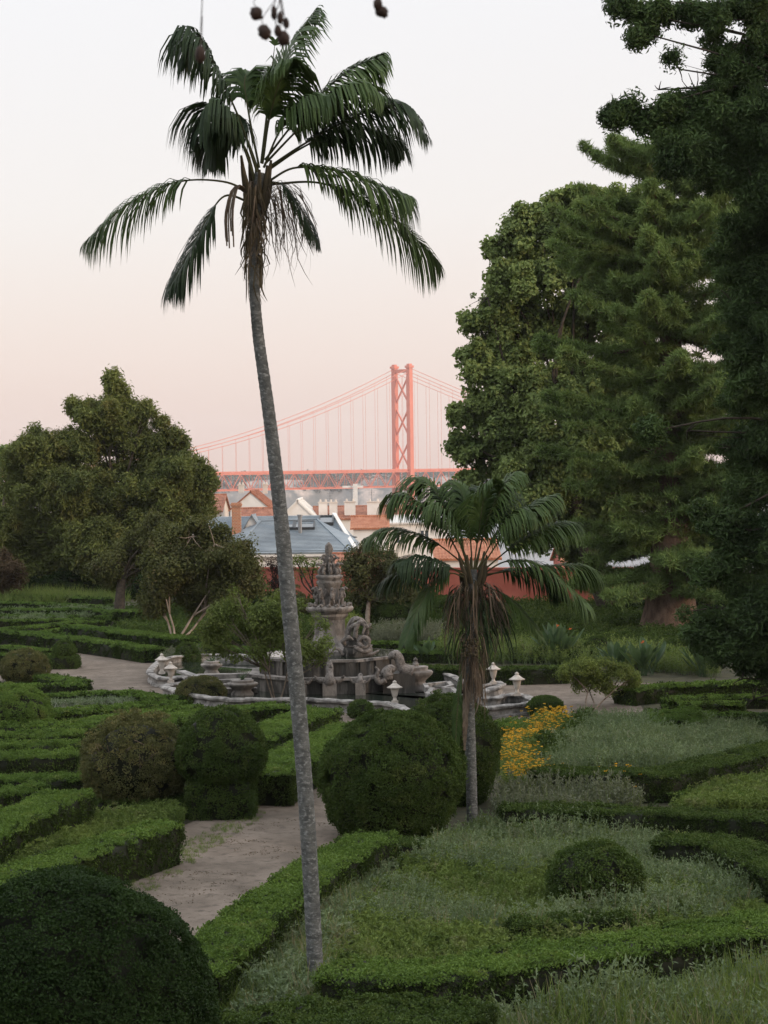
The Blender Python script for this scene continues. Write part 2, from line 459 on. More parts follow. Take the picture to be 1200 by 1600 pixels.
# leaf clump shapes ------------------------------------------------------------
def rand_dirs(n, zb=0.0):
    d = rng.normal(size=(n,3)); d[:,2] += zb
    return d / np.linalg.norm(d, axis=1, keepdims=True)
def leaves(P, D, L, W, mat=0, fold=0.25):
    """diamond leaves: base P, direction D, length L, width W"""
    n = len(P); L = np.broadcast_to(L, (n,))[:,None]; W = np.broadcast_to(W, (n,))[:,None]
    S = np.cross(D, rand_dirs(n)); S /= np.linalg.norm(S, axis=1, keepdims=True) + 1e-9
    U = np.cross(S, D)
    a = P; b = P + D*L*0.45 + S*W/2 + U*W*fold; c = P + D*L; d = P + D*L*0.45 - S*W/2 + U*W*fold
    V = np.stack([a,b,c,d], 1).reshape(-1,3)
    F = [(4*i,4*i+1,4*i+2,4*i+3) for i in range(n)]
    return V, F, [mat]*n
def leaves_n(P, N, L, W, mat=0, fold=0.2):
    """diamond leaves whose upper face looks along N"""
    n = len(P); L = np.broadcast_to(L, (n,))[:,None]; W = np.broadcast_to(W, (n,))[:,None]
    N = N/np.linalg.norm(N, axis=1, keepdims=True)
    D = np.cross(N, rand_dirs(n)); D /= np.linalg.norm(D, axis=1, keepdims=True) + 1e-9
    S = np.cross(N, D)
    a = P - D*L*.5; b = P + S*W/2 + N*W*fold; c = P + D*L*.5 - N*W*fold*.6; d = P - S*W/2 + N*W*fold
    V = np.stack([a,b,c,d], 1).reshape(-1,3)
    return V, [(4*i,4*i+1,4*i+2,4*i+3) for i in range(n)], [mat]*n
def join(*parts):
    V=[];F=[];M=[];k=0
    for v,f,m in parts:
        V.append(v); F += [tuple(i+k for i in q) for q in f]; M += m; k += len(v)
    return np.concatenate(V), F, M
def blades(P, D, L, W, mat=0, bend=0.3, seg=3):
    """thin arching blades"""
    n = len(P); out=[]; F=[]; L = np.broadcast_to(L,(n,)); W = np.broadcast_to(W,(n,))
    S = np.cross(D, rand_dirs(n)); S /= np.linalg.norm(S, axis=1, keepdims=True)+1e-9
    pos = P.copy(); d = D.copy(); rows=[]
    for k in range(seg+1):
        w = W*(1-(k/seg)**1.6)*0.5 + 0.0008
        rows.append((pos - S*w[:,None], pos + S*w[:,None]))
        pos = pos + d*(L/seg)[:,None]
        d = d + np.array([0,0,-bend]); d /= np.linalg.norm(d,axis=1,keepdims=True)
    V = np.stack([r for ab in rows for r in ab], 1).reshape(-1,3); q = 2*(seg+1)
    for i in range(n):
        for k in range(seg):
            b = i*q+2*k; F.append((b,b+1,b+3,b+2))
    return V, F, [mat]*len(F)
def tpl_patch(n=110, r=0.2, leaf=0.05, hgt=0.09, up=1.1):
    a = rng.random(n)*2*np.pi; q = r*np.sqrt(rng.random(n))
    P = np.stack([q*np.cos(a), q*np.sin(a), rng.random(n)**1.5*hgt - 0.03], 1)
    N = rand_dirs(n, up)
    return leaves_n(P, N, leaf*rng.uniform(0.7,1.25,n), leaf*0.55)
def tpl_clump(n=90, R=0.5, leaf=0.16, wid=0.6, flat=0.8, up=0.15, mat=0):
    d = rand_dirs(n); q = R*(0.35+0.65*rng.random(n)**0.6)
    P = d*q[:,None]*np.array([1,1,flat])
    D = d*0.5 + rand_dirs(n)*0.6; D[:,2] += up+.35
    return leaves_n(P, D, leaf*rng.uniform(0.7,1.3,n), leaf*wid, mat)
def tpl_tuft(n=70, R=0.25, L=0.35, w=0.02, mat=0, bend=0.1, up=0.8, flat=0.6):
    P = rand_dirs(n)*(R*rng.random(n)[:,None])*np.array([1,1,flat]); D = rand_dirs(n, up)
    return blades(P, D, L*rng.uniform(0.6,1.2,n), w, mat, bend, 2)
PATCH = [tpl_patch(46, 0.13, 0.056, 0.065) for _ in range(6)]
PATCH_FAR = [tpl_patch(34, 0.15, 0.082, 0.065) for _ in range(5)]
PATCH_BIG = [tpl_patch(60, 0.28, 0.13, 0.12) for _ in range(4)]
PATCH_SHADED = [(v_,f_,[1]*len(f_)) for v_,f_,m_ in PATCH]  # same clumps in the darker colour painted for side shade
PATCH_FAR_SHADED = [(v_,f_,[1]*len(f_)) for v_,f_,m_ in PATCH_FAR]
PATCH_NEAR = [tpl_patch(50, 0.11, 0.044, 0.06) for _ in range(6)]
PATCH_FINE = [tpl_patch(60, 0.15, 0.06, 0.05) for _ in range(4)]

GRASSY = [join(tpl_patch(60,.25,.06,.10)) for _ in range(3)]
# ================================================================== the land
def terrain():
    ys = np.concatenate([np.linspace(-80, 126, 26), np.array([128,130,134,140,150,170,200,250,300,400,520,650,800,1000,1200,1400,1600])])
    xs = np.concatenate([np.linspace(-900,-120,8), np.linspace(-100,100,21), np.linspace(120,900,8)])
    zk = np.interp(ys, [-80,127,134,150,250,500,1000,1400,1600], [0,0,-2.5,-4.5,-10,-26,-55,-72.5,-78])
    V = [(x, y, z + (0 if y < 130 else 1.2*math.sin(x*0.02+y*0.01))) for y, z in zip(ys, zk) for x in xs]
    nx = len(xs); F = [(j*nx+i, j*nx+i+1, (j+1)*nx+i+1, (j+1)*nx+i) for j in range(len(ys)-1) for i in range(nx-1)]
    o = MB().add(V, F).build('ground', MATS['ground']); tag(o, kind='structure')
terrain()
def hill_behind():
    # the camera stands on the upper terrace; the unseen hill behind it is added to keep the low sun off the garden
    t = MB().box((-120,-14,-.5),(160,3.0,6.3)).build('upper_terrace', MATS['ground']); tag(t, kind='structure')
    xs = np.linspace(-300,420,49); ys = np.linspace(-13,-210,26); V=[]
    for y in ys:
        k = np.clip((-13-y)/95.0,0,1); z = 6.25 + 46*k*k*(3-2*k)
        P = np.stack([xs,np.full_like(xs,y),np.full_like(xs,z)],1); P[:,2] += (vnoise(P*np.array([1,1,0]),.05)-.5)*9*min(1,k*4)
        V.append(P)
    n=len(xs); F=[(j*n+i,j*n+i+1,(j+1)*n+i+1,(j+1)*n+i) for j in range(len(ys)-1) for i in range(n-1)]
    o = MB().add(np.concatenate(V),F).build('shading_hill', MATS['hill_green'], smooth=True); tag(o, kind='structure')
hill_behind()
r_ = MB().add([(-4000,1100,-72),(4000,1100,-72),(4000,5200,-72),(-4000,5200,-72)], [(0,1,2,3)]).build('river', MATS['river']); tag(r_, kind='structure')
def far_bank():
    xs = np.linspace(-1900, 1900, 191); prof = [(3250,-72.5),(3270,-66),(3290,-30),(3330,-10),(3400,-4),(3550,-2),(3900,-4),(4600,-6)]
    V = []
    for k, (y, z) in enumerate(prof):
        P = np.stack([xs, np.full_like(xs, y), np.full_like(xs, z)], 1)
        nz = vnoise(P*np.array([1,1,0]), 0.006)-0.5; n2 = vnoise(P*np.array([1,1,0])+9, 0.03)-0.5
        amp = 0 if k < 1 else (10 if k < 3 else 9)
        P[:,2] += amp*nz*1.2 + (5 if k >= 3 else 9 if k == 2 else 0)*n2
        P[:,1] += 45*(vnoise(P*np.array([1,0,0])+3, 0.012)-0.5)
        V.append(P)
    n = len(xs); F = [(j*n+i, j*n+i+1, (j+1)*n+i+1, (j+1)*n+i) for j in range(len(prof)-1) for i in range(n-1)]
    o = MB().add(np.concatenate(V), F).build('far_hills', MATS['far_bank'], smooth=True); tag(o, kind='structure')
    b = MB()                                   # the pale specks of the town on the far bank: one mass
    for _ in range(50):
        x = rng.uniform(-640, 300); y = rng.uniform(3400, 3600); w = rng.uniform(5,20); h = rng.uniform(0,5)
        b.box((x, y, -14), (x+w, y+8, -3+h), int(rng.integers(0,2)))
    for _ in range(90):
        x = rng.uniform(-640, 300); w = rng.uniform(6,30); z0 = rng.uniform(-70,-50)
        b.box((x, 3240, -72), (x+w, 3252, z0), int(rng.integers(0,2)))
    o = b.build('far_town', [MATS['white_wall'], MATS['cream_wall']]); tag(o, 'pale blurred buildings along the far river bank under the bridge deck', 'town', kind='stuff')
    t = []; 
    P = np.stack([rng.uniform(-700,450,2600), rng.uniform(3300,3450,2600), np.zeros(2600)],1)
    P[:,2] = np.interp(P[:,1],[3290,3330,3450],[-34,-12,-3]) + rng.uniform(-4,2,2600)
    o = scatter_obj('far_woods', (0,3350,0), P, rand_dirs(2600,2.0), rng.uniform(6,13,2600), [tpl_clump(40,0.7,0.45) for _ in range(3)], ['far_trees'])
    tag(o, 'hazy bluish woods on the cliffs of the far river bank', 'woods', kind='stuff')
far_bank()

# ================================================================== the suspension bridge
def bridge():
    T0 = at(630, 735, 2300.0); WATER = -72.0
    ax = np.array([-0.765, -0.644, 0.0])           # along the deck, to the left and nearer
    tr = np.array([0.644, -0.765, 0.0])            # across the deck, to the right and nearer
    deck = T0[2] - 1.5; top = at(630, 574, 2300.0)[2]; half = 12.6
    loc = np.array([T0[0], T0[1], WATER])
    B = thing('suspension_bridge', 'orange red suspension bridge with lattice tower crossing the river in haze', 'bridge', loc)
    base = np.array([T0[0], T0[1], 0.0])
    def P(s, c, z): return base + ax*s + tr*c + np.array([0,0,z])
    M = MATS['bridge_red']
    tw = MB().beam(P(0,-half,top-4.0), P(0,half,top-4.0), 3.2, 3.6, up=(0,0,1)).build('tower', M, B)
    MB().beam(P(0,-half,deck-19), P(0,half,deck-19), 3.2, 3.6, up=(0,0,1)).build('cross_beam', M, tw)
    for sgn in (-1, 1):
        leg = MB()
        c = sgn*half
        leg.beam(P(0,c,WATER+3), P(0,c,deck), 6.6, 5.8, up=ax); leg.beam(P(0,c,deck), P(0,c,top-14), 5.8, 5.0, up=ax)
        leg.beam(P(0,c,top-14), P(0,c,top-1), 5.4, 4.7, up=ax); leg.beam(P(0,c,top-1), P(0,c,top+1.5), 7.6, 6.8, up=ax)
        leg.beam(P(0,c,top+1.5), P(0,c,top+3.5), 4.5, 4, up=ax)
        leg.build('leg', M, tw)
    zs = np.linspace(deck+1, top-7, 4)
    for z0, z1 in list(zip(zs[:-1], zs[1:])) + [(deck-46, deck-20), (deck-70, deck-46)]:
        for s in (-1, 1):
            MB().beam(P(0,-half*s,z0), P(0,half*s,z1), 1.5, 1.5, up=ax).build('cross_brace', M, tw)
    sp = MB().box((-14+loc[0],-16+loc[1],WATER-1),(14+loc[0],16+loc[1],WATER+4)).build('pier', MATS['stone'], tw)
    # deck truss
    S0, S1 = -700, 640; bay = 11.5; depth = 16.5
    k = np.arange(S0, S1, bay)
    def zd(s): return deck
    dk = MB()
    for c in (-half, half): dk.beam(P(S0,c,deck), P(S1,c,deck), .9, 1.1); dk.beam(P(S0,c,deck-depth), P(S1,c,deck-depth), .9, 1.1)
    dk.build('truss_chord', M, B)
    rd = MB().beam(P(S0,0,deck+1.2), P(S1,0,deck+1.2), 2*half-2, 1.0).beam(P(S0,0,deck-depth+1.2), P(S1,0,deck-depth+1.2), 2*half-6, 0.8).build('roadway', M, B)
    for c in (-half+.4, half-.4): MB().beam(P(S0,c,deck+2.4), P(S1,c,deck+2.4), .3, 1.1).build('railing', M, B)
    near_post = MB().beam((0,0,0),(0,0,-depth),0.55,0.55)
    dg = {}
    src = None
    web = []
    for i, s in enumerate(k):
        for c in (-half, half):
            m = MB()
            m.beam(P(s,c,deck), P(s,c,deck-depth), 0.5)
            if i % 2 == 0: m.beam(P(s,c,deck-depth), P(s+bay,c,deck), 0.62)
            else: m.beam(P(s,c,deck), P(s+bay,c,deck-depth), 0.62)
            if -260 < s < 520 :
                if src is None or (i % 2, c) not in dg:
                    o = m.build('truss_bay', M, B, origin=P(s,c,deck)); o.location = P(s,c,deck)-loc; dg[(i%2,c)] = o; src = o
                else:
                    o = dg[(i%2,c)].copy(); COL.objects.link(o); o.parent = B; o.location = P(s,c,deck)-loc
            else: web.append(m)
    far = MB()
    for m in web:
        V,F,_ = m.arrays(); far.add(V,F)
    tag(far.build('truss_web', M, B), kind='stuff')
    # cables (two pairs a side, one above the other) and hangers
    def zc(s):
        if s >= 0: return deck+5 + (top-1-deck-5)*(1-s/506.0)**2
        return deck + (top-1-deck)*np.interp(-s, [0,483], [1,0.0]) - 14*np.sin(np.pi*min(1,-s/483))*0.8
    for c in (-half, half):
        for dz in ((0.0, -4.5) if True else (0,)):
            for rngs in (np.linspace(0,640,60), np.linspace(0,-483,40)):
                pts = [P(s,c,zc(s)+dz*(1-0.5*abs(s)/640)) for s in rngs]
                MB().tube(pts, 0.30, 5).build('main_cable', M, B)
        h = None
        for s in list(np.arange(11.5, 520, 17.25)) + list(-np.arange(11.5, 460, 17.25)):
            L = zc(s)-4 - deck
            if L < 3: continue
            for ds in (-0.0,):
                if h is None:
                    h = MB().beam((0,0,0),(0,0,1.0),0.26,0.26).build('hanger', M, B, origin=(0,0,0)); o = h
                else: o = h.copy(); COL.objects.link(o); o.parent = B
                o.location = P(s+ds,c,deck)-loc; o.scale = (1,1,L)
bridge()

# ================================================================== the town below the garden wall
def slab(mb, quad, t, mat=0):
    q = np.asarray(quad, float); n = np.cross(q[1]-q[0], q[2]-q[0]); n /= np.linalg.norm(n)
    if n[2] < 0: n = -n
    V = np.vstack([q, q - n*t]); k = len(q)
    F = [tuple(range(k)), tuple(range(2*k-1, k-1, -1))] + [(i,(i+1)%k,(i+1)%k+k,i+k) for i in range(k)]
    return mb.add(V, F, mat)
def tiled(name, quad, mat, parent, step=0.25, hgt=0.05, horizontal=False, thick=0.15):
    """a roof face (quad: eave a, eave b, ridge b, ridge a) with raised rows of tiles or sheet seams"""
    a,b,c,d = [np.asarray(x,float) for x in quad]
    mb = MB(); slab(mb, [a,b,c,d], thick)
    n = np.cross(b-a, d-a); n /= np.linalg.norm(n); n = n if n[2] > 0 else -n
    L = (np.linalg.norm(d-a)+np.linalg.norm(c-b))/2 if horizontal else (np.linalg.norm(b-a)+np.linalg.norm(c-d))/2
    k = max(2, int(L/step))
    for i in range(1, k):
        t = i/k
        p, q = (a+(d-a)*t, b+(c-b)*t) if horizontal else (a+(b-a)*t, d+(c-d)*t)
        mb.beam(p+n*hgt*0.3, q+n*hgt*0.3, step*(0.22 if horizontal else 0.45), hgt, up=n)
    return mb.build(name, mat, parent)
def window(parent, c, w, h, face=(0,-1,0)):
    c = np.asarray(c,float); f = np.asarray(face,float); s = np.cross([0,0,1.0], f)
    m = MB(); up = np.array([0,0,1.0])
    for a_, b_ in (((-w/2,-h/2),(w/2,-h/2)),((w/2,-h/2),(w/2,h/2)),((w/2,h/2),(-w/2,h/2)),((-w/2,h/2),(-w/2,-h/2)),((0,-h/2),(0,h/2))):
        m.beam(c+s*a_[0]+up*a_[1]+f*0.04, c+s*b_[0]+up*b_[1]+f*0.04, 0.12, 0.1, up=f)
    fr = m.build('window', MATS['white_wall'], parent)
    g = MB(); q = [c+s*x+up*y+f*0.015 for x,y in ((-w/2,-h/2),(w/2,-h/2),(w/2,h/2),(-w/2,h/2))]
    g.add(q, [(0,1,2,3)]).build('pane', MATS['glass'], fr, origin=np.array(parent.location))
    return fr
def chimney(parent, p, w, d, h, mat='white_wall', cap=True):
    x,y,z = p
    m = MB().box((x-w/2,y-d/2,z),(x+w/2,y+d/2,z+h))
    o = m.build('chimney', MATS[mat], parent)
    c = MB().box((x-w/2-.09,y-d/2-.09,z+h+.003),(x+w/2+.09,y+d/2+.09,z+h+.13))
    for i in (-0.3,0.3): c.lathe([(0.11,0.13),(0.13,0.2),(0.09,0.42)], (x+i*w,y,z+h), 8)
    c.build('chimney_cap', MATS['cream_wall' if mat!='brick' else 'brick'], o, origin=np.array(parent.location))
    return o
def gable_house(name, label, u0, u1, v_ridge, v_eave, Y, depth, wall='white_wall', roof='tile_red', ridge_along_x=True, zb=None, group='houses of the town below the garden', overh=0.3, wins=True):
    """a house whose front wall spans photo columns u0..u1 at distance Y"""
    A = at(u0, v_eave, Y); Bq = at(u1, v_eave, Y); ze = (A[2]+Bq[2])/2
    x0, x1 = A[0], Bq[0]; ym = Y + depth/2
    zr = at((u0+u1)/2, v_ridge, ym if ridge_along_x else Y)[2]
    zb = ze - 6.0 if zb is None else zb
    o = thing(name, label, 'house', ((x0+x1)/2, Y, zb), group)
    W = MB()
    if ridge_along_x:
        V = [(x0,Y,zb),(x1,Y,zb),(x1,Y+depth,zb),(x0,Y+depth,zb),(x0,Y,ze),(x1,Y,ze),(x1,Y+depth,ze),(x0,Y+depth,ze),(x0,ym,zr),(x1,ym,zr)]
        F = [(0,1,5,4),(2,3,7,6),(1,2,6,9,5),(3,0,4,8,7),(4,5,9,8),(6,7,8,9)]
    else:
        xm = (x0+x1)/2
        V = [(x0,Y,zb),(x1,Y,zb),(x1,Y+depth,zb),(x0,Y+depth,zb),(x0,Y,ze),(x1,Y,ze),(x1,Y+depth,ze),(x0,Y+depth,ze),(xm,Y,zr),(xm,Y+depth,zr)]
        F = [(0,1,5,8,4),(2,3,7,9,6),(1,2,6,5),(3,0,4,7),(5,6,9,8),(7,4,8,9)]
    W.add(V, F).build('wall', MATS[wall], o)
    k = 0.12
    if ridge_along_x:
        sl = (zr-ze)/(depth/2)
        for sg in (1,-1):
            ye = Y-overh if sg == 1 else Y+depth+overh
            e0 = ze - sl*overh + k
            tiled('roof', [(x0-overh,ye,e0),(x1+overh,ye,e0),(x1+overh,ym,zr+k),(x0-overh,ym,zr+k)], MATS[roof], o)
        rc = MB().tube([(x0-overh,ym,zr+k+.02),(x1+overh,ym,zr+k+.02)], .13, 6).build('ridge_cap', MATS[roof], o)
    else:
        sl = (zr-ze)/((x1-x0)/2); xm = (x0+x1)/2
        for xe in (x0-overh, x1+overh):
            e0 = ze - sl*overh + k
            tiled('roof', [(xe,Y-overh*.4,e0),(xe,Y+depth,e0),(xm,Y+depth,zr+k),(xm,Y-overh*.4,zr+k)], MATS[roof], o)
        MB().tube([(xm,Y-overh*.4,zr+k+.02),(xm,Y+depth,zr+k+.02)], .13, 6).build('ridge_cap', MATS[roof], o)
    if wins and x1-x0 > 3:
        for i in range(int((x1-x0)//2.4)):
            window(o, (x0+1.2+i*2.4+((x1-x0)%2.4)/2, Y, ze-1.3), 0.9, 1.3)
    return o, (x0,x1,ze,zr)

def town():
    # --- big slate-blue roof straight behind the garden wall
    Y = 168.0
    eL = at(330, 864, Y); eR = at(549, 862, Y); ze = (eL[2]+eR[2])/2; x0, x1 = eL[0], eR[0]
    Yr = Y + 11.0; zr = at(430, 806, Yr)[2]; xr0 = at(335, 806, Yr)[0]; xr1 = at(521, 803, Yr)[0]
    zb = ze - 6
    H = thing('slate_house', 'long house under a blue grey sheet roof with skylights behind the fountain', 'house', ((x0+x1)/2, Y, zb), 'houses of the town below the garden')
    MB().add([(x0,Y,zb),(x1,Y,zb),(x1,Y+20,zb),(x0,Y+20,zb),(x0,Y,ze),(x1,Y,ze),(x1,Y+20,ze),(x0,Y+20,ze)], [(0,1,5,4),(1,2,6,5),(2,3,7,6),(3,0,4,7)]).build('wall', MATS['white_wall'], H)
    MB().box((x0-.3,Y-.45,ze-.35),(x1+.3,Y-.002,ze-.02)).build('cornice', MATS['white_wall'], H)
    rf = tiled('roof', [(x0-.4,Y-.5,ze),(x1+.4,Y-.5,ze),(xr1,Yr,zr),(xr0-.4,Yr,zr)], MATS['slate'], H, 0.32, 0.045, True)
    slab(MB(), [(x1+.4,Y-.5,ze),(x1+.4,Y+20,ze),(xr1,Yr,zr)], .15).build('roof', MATS['slate'], H)
    slab(MB(), [(x0-.4,Y+20,ze),(x1+.4,Y+20,ze),(xr1,Yr,zr),(xr0-.4,Yr,zr)], .15).build('roof', MATS['slate'], H)
    MB().beam((x1+.42,Y-.5,ze+.1),(xr1+.05,Yr,zr+.12),.32,.16).build('verge_board', MATS['white_wall'], H)
    sl = (zr-ze)/(Yr-Y+.5)
    def on(u, v):                                   # point of the front roof plane seen at a photo pixel
        d = ray(u, v); # plane z = ze + sl*(y-(Y-.5))
        t = (ze + sl*(CAM[1]-(Y-.5)) - CAM[2])/(d[2]-sl*d[1]); return CAM + d*t
    nrm = np.array([0,-sl,1.0]); nrm /= np.linalg.norm(nrm)
    # lower front wing: a hipped roof standing a little above the main slope
    a0 = on(366,862); b0 = on(546,861); rid0 = on(407,828)+nrm*0.75; rid1 = on(496,825)+nrm*0.75
    lift = nrm*0.08
    wing = tiled('wing_roof', [a0+lift, b0+lift, rid1, rid0], MATS['slate'], H, 0.32, 0.04, True, .06)
    MB().add([a0+lift, rid0, on(360,838)+lift],[(0,1,2)]).add([b0+lift, rid1, on(556,843)+lift],[(0,2,1)]).add([rid0,rid1,on(500,818)+lift,on(404,820)+lift],[(0,1,2,3)]).build('wing_hip', MATS['slate'], H)
    for p, q in ((a0+lift, rid0),(rid0,rid1),(rid1,b0+lift)):
        MB().beam(p+nrm*.04,q+nrm*.04,.16,.07,up=nrm).build('hip_seam', MATS['slate'], H)
    MB().beam(on(493,826)+nrm*.12, on(556,842)+nrm*.12, .3,.06,up=nrm).build('valley_gutter', MATS['dark_metal'], H)
    for (u0,v0,u1,v1) in ((499,810,520,822),(459,827,491,838),(446,827,461,838)):
        c = (on(u0,v0)+on(u1,v1))/2; w = abs(on(u1,v0)[0]-on(u0,v0)[0]); hh = abs(on(u0,v0)[1]-on(u0,v1)[1])*.95
        off = nrm*(0.16 if v0 < 815 else 0.62)
        ex = np.array([1.0,0,0]); ey = np.array([0,1.0,sl]); ey /= np.linalg.norm(ey)
        fr = MB()
        cs = [c+off+ex*sx*w/2+ey*sy*hh/2 for sx,sy in ((-1,-1),(1,-1),(1,1),(-1,1))]
        for i in range(4): fr.beam(cs[i], cs[(i+1)%4], .14, .3, up=nrm)
        sk = fr.build('skylight', MATS['dark_metal'], H)
        MB().add([q+nrm*.05 for q in cs],[(0,1,2,3)]).build('pane', MATS['glass'], sk, origin=np.array(H.location))
    p = on(469,841)+nrm*.3; MB().tube([p,p+np.array([0,0,1.55])],.17,8).tube([p+np.array([0,0,1.5]),p+np.array([0,0,1.66])],.24,8).build('flue_pipe', MATS['metal'], H)
    # white gabled dormer
    g0 = on(379,832); g1 = on(409,828); ap = on(393,806); ap = np.array([(g0[0]+g1[0])/2, g0[1], g0[2]+1.45])
    MB().add([g0,g1+np.array([0,g0[1]-g1[1],g0[2]-g1[2]]),ap],[(0,1,2)]).build('dormer_gable', MATS['white_wall'], H)
    bk = ap+np.array([0,5.5,0]); dr = MB(); slab(dr,[g0+(-.2,-.2,-.1),ap+(0,-.2,.06),bk],.06); slab(dr,[g1+(.2,g0[1]-g1[1]-.2,g0[2]-g1[2]-.1),bk,ap+(0,-.2,.06)],.06)
    dr.build('dormer_roof', MATS['slate'], H)
    # brick chimney
    cb = on(370,836); ch = at(370,793,cb[1])[2]-cb[2]+.4; w = 14*mpp(cb[1])
    bc = thing('brick_chimney', 'tall orange brick chimney rising in front of the blue grey roof', 'chimney', cb-np.array([0,0,.5]))
    m = MB().box((cb[0]-w/2,cb[1]-w/2,cb[2]-.5),(cb[0]+w/2,cb[1]+w/2,cb[2]+ch-.35)); m.build('shaft', MATS['brick'], bc)
    for i,(e_,z0,z1) in enumerate(((.05,.35,.25),(.1,.25,.12),(.04,.12,0.0))):
        MB().box((cb[0]-w/2-e_,cb[1]-w/2-e_,cb[2]+ch-z0+.002),(cb[0]+w/2+e_,cb[1]+w/2+e_,cb[2]+ch-z1)).build('brick_course', MATS['brick'], bc)
    # --- houses farther down the hill
    o,(xa,xb,ze2,zr2) = gable_house('gable_house', 'bright white gable end standing over the slate roof ridge', 441, 489, 783, 806, 232, 14, roof='white_wall', ridge_along_x=False, wins=False)
    o,q = gable_house('gable_house', 'white house with red strips on its roof beside the leftmost pine', 360, 424, 769, 796, 262, 16, ridge_along_x=False, wins=False)
    x0_,x1_,z0_,z1_ = q; 
    MB().box((x0_+.3,261.4,z0_-2.2),(x0_+.9,261.9,z0_-1.2)).build('window_box', MATS['glass'], o)
    xm_=(x0_+x1_)/2; slab(MB(), [(x0_+.2,263.5,z0_+.35),(xm_-.2,263.5,z1_+.1),(xm_-.2,269,z1_+.1),(x0_+.2,269,z0_+.35)], .1).build('roof_light', MATS['cream_wall'], o)
    chimney(o,(x0_+1,268,z1_-.2),.7,.7,1.0,'cream_wall')
    chimney(o,(x1_-1.2,270,z1_-.3),.6,.6,1.1,'cream_wall')
    gable_house('gable_house', 'low red tiled house between slate roof and pale house', 372, 428, 796, 812, 226, 9, 'cream_wall','tile_red', True, wins=False)
    o,q = gable_house('gable_house', 'broad red tiled house with tall white chimneys right of the white gable', 490, 612, 793, 811, 236, 14, 'white_wall','tile_red', True, wins=False)
    for u,v,vt,w in ((505,800,786,1.0),(521,800,786,.9),(547,809,785,1.25),(584,797,785,1.5)):
        p = at(u,v,238); chimney(o,(p[0],p[1],p[2]-.6),w,.8,(v-vt)*mpp(238)+.6,'white_wall')
    for u,v0,v1 in ((516,803,768),(549,790,758),(581,795,764)):
        p = at(u,v0,240); h=(v0-v1)*mpp(240); m=MB().beam(p,p+np.array([0,0,h]),.06)
        for f in (.7,.8,.9): m.beam(p+np.array([-.35,0,h*f]),p+np.array([.35,0,h*f]),.04)
        m.build('antenna', MATS['metal'], o)
    gable_house('gable_house', 'white house with a bright orange tiled eave right of slate roof', 552, 604, 809, 826, 196, 10, 'white_wall','tile_orange', True, wins=False)
    o,q = gable_house('gable_house', 'white flat topped wall house behind the small palm crown', 588, 700, 808, 818, 206, 10, 'white_wall','white_wall', True, wins=True)
    o,q = gable_house('gable_house', 'white house with wide orange tiled roof seen through the small palm', 684, 778, 846, 874, 158, 14, 'white_wall','tile_orange', True)
    gable_house('gable_house', 'russet roofed shed peeking out behind the fountain top', 520, 600, 868, 885, 140, 6, 'cream_wall','tile_red', True, wins=False)
    o,q = gable_house('gable_house', 'pale cream house low behind the leftmost pine trees', 250, 345, 775, 800, 275, 14, 'cream_wall','tile_red', True)
    gable_house('gable_house', 'coral roofed house glimpsed between the trunks of plane and conifer', 884, 930, 850, 885, 165, 12, 'red_wall','tile_orange', True)
    gable_house('gable_house', 'farther red roofed cottage above the chimney caps', 600, 690, 792, 806, 290, 12, 'cream_wall','tile_red', True, wins=False)
    # far harbour crane
    p = at(555,800,1450); q_ = at(555,756,1450)
    cr = thing('harbour_crane', 'slender white harbour crane far off under the bridge deck', 'crane', p-np.array([0,0,30]))
    MB().beam(p-np.array([0,0,30]),q_,3.2).build('mast', MATS['white_wall'], cr)
    z=q_[2]-2; MB().beam((q_[0]-9,1450,z),(q_[0]+5.5,1450,z),1.4).build('jib', MATS['white_wall'], cr)
town()

# ================================================================== garden boundary wall
def garden_wall():
    pts = [at(395,952,125), at(455,955,124), at(700,957,121), at(1010,957,118), at(1260,952,114)]
    P = [(p[0],p[1]) for p in pts]
    def run(name, label, P, h, mat, th=.4):
        o = thing(name, label, 'wall', (P[0][0],P[0][1],0)); m=MB(); c=MB()
        for a,b in zip(P[:-1],P[1:]):
            m.beam((a[0],a[1],h/2),(b[0],b[1],h/2),th,h); c.beam((a[0],a[1],h+.062),(b[0],b[1],h+.062),th+.16,.12)
        m.build('wall_body', MATS[mat], o); c.build('coping', MATS['stone'] if mat!='red_wall' else MATS['red_wall'], o)
    run('garden_wall','long coral red boundary wall at the back of the garden',P[:4],2.0,'red_wall')
    run('garden_wall','short grey wall beside the conifer trunk behind the hedges',P[3:],2.0,'grey_wall')
    p = at(986,914,117.4); g = MB().box((p[0]-.45,117.0,1.0),(p[0]+.35,117.3,2.05)); o=g.build('white_notice_board', MATS['white_wall'], origin=(p[0],117.2,1.0)); tag(o,'small white panel on the garden wall between the big trunks','panel')
garden_wall()
# ---- dark soil of the planted beds
for nm_, px_ in (('soil_bed',[(765,1150),(900,1118),(1560,1118),(1560,1340),(1000,1340),(640,1335),(760,1200)]),
                 ('soil_bed',[(-380,1108),(60,1100),(280,1098),(440,1106),(500,1112),(400,1190),(395,1245),(290,1288),(262,1300),(20,1392),(-80,1428),(-380,1530)]),
                 ('soil_bed',[(-380,1030),(80,1014),(245,1030),(330,1020),(560,1030),(560,950),(250,915),(-380,915)]),
                 ('soil_bed',[(565,1045),(900,1046),(960,1066),(1560,1080),(1560,950),(565,952)]),
                 ('soil_bed',[(1000,1100),(1560,1080),(1560,1117),(1010,1116)])):
    tag(MB().add([np.array(gp(u,v,.006)) for u,v in px_],[tuple(range(len(px_)))]).build(nm_,MATS['soil']),kind='structure')
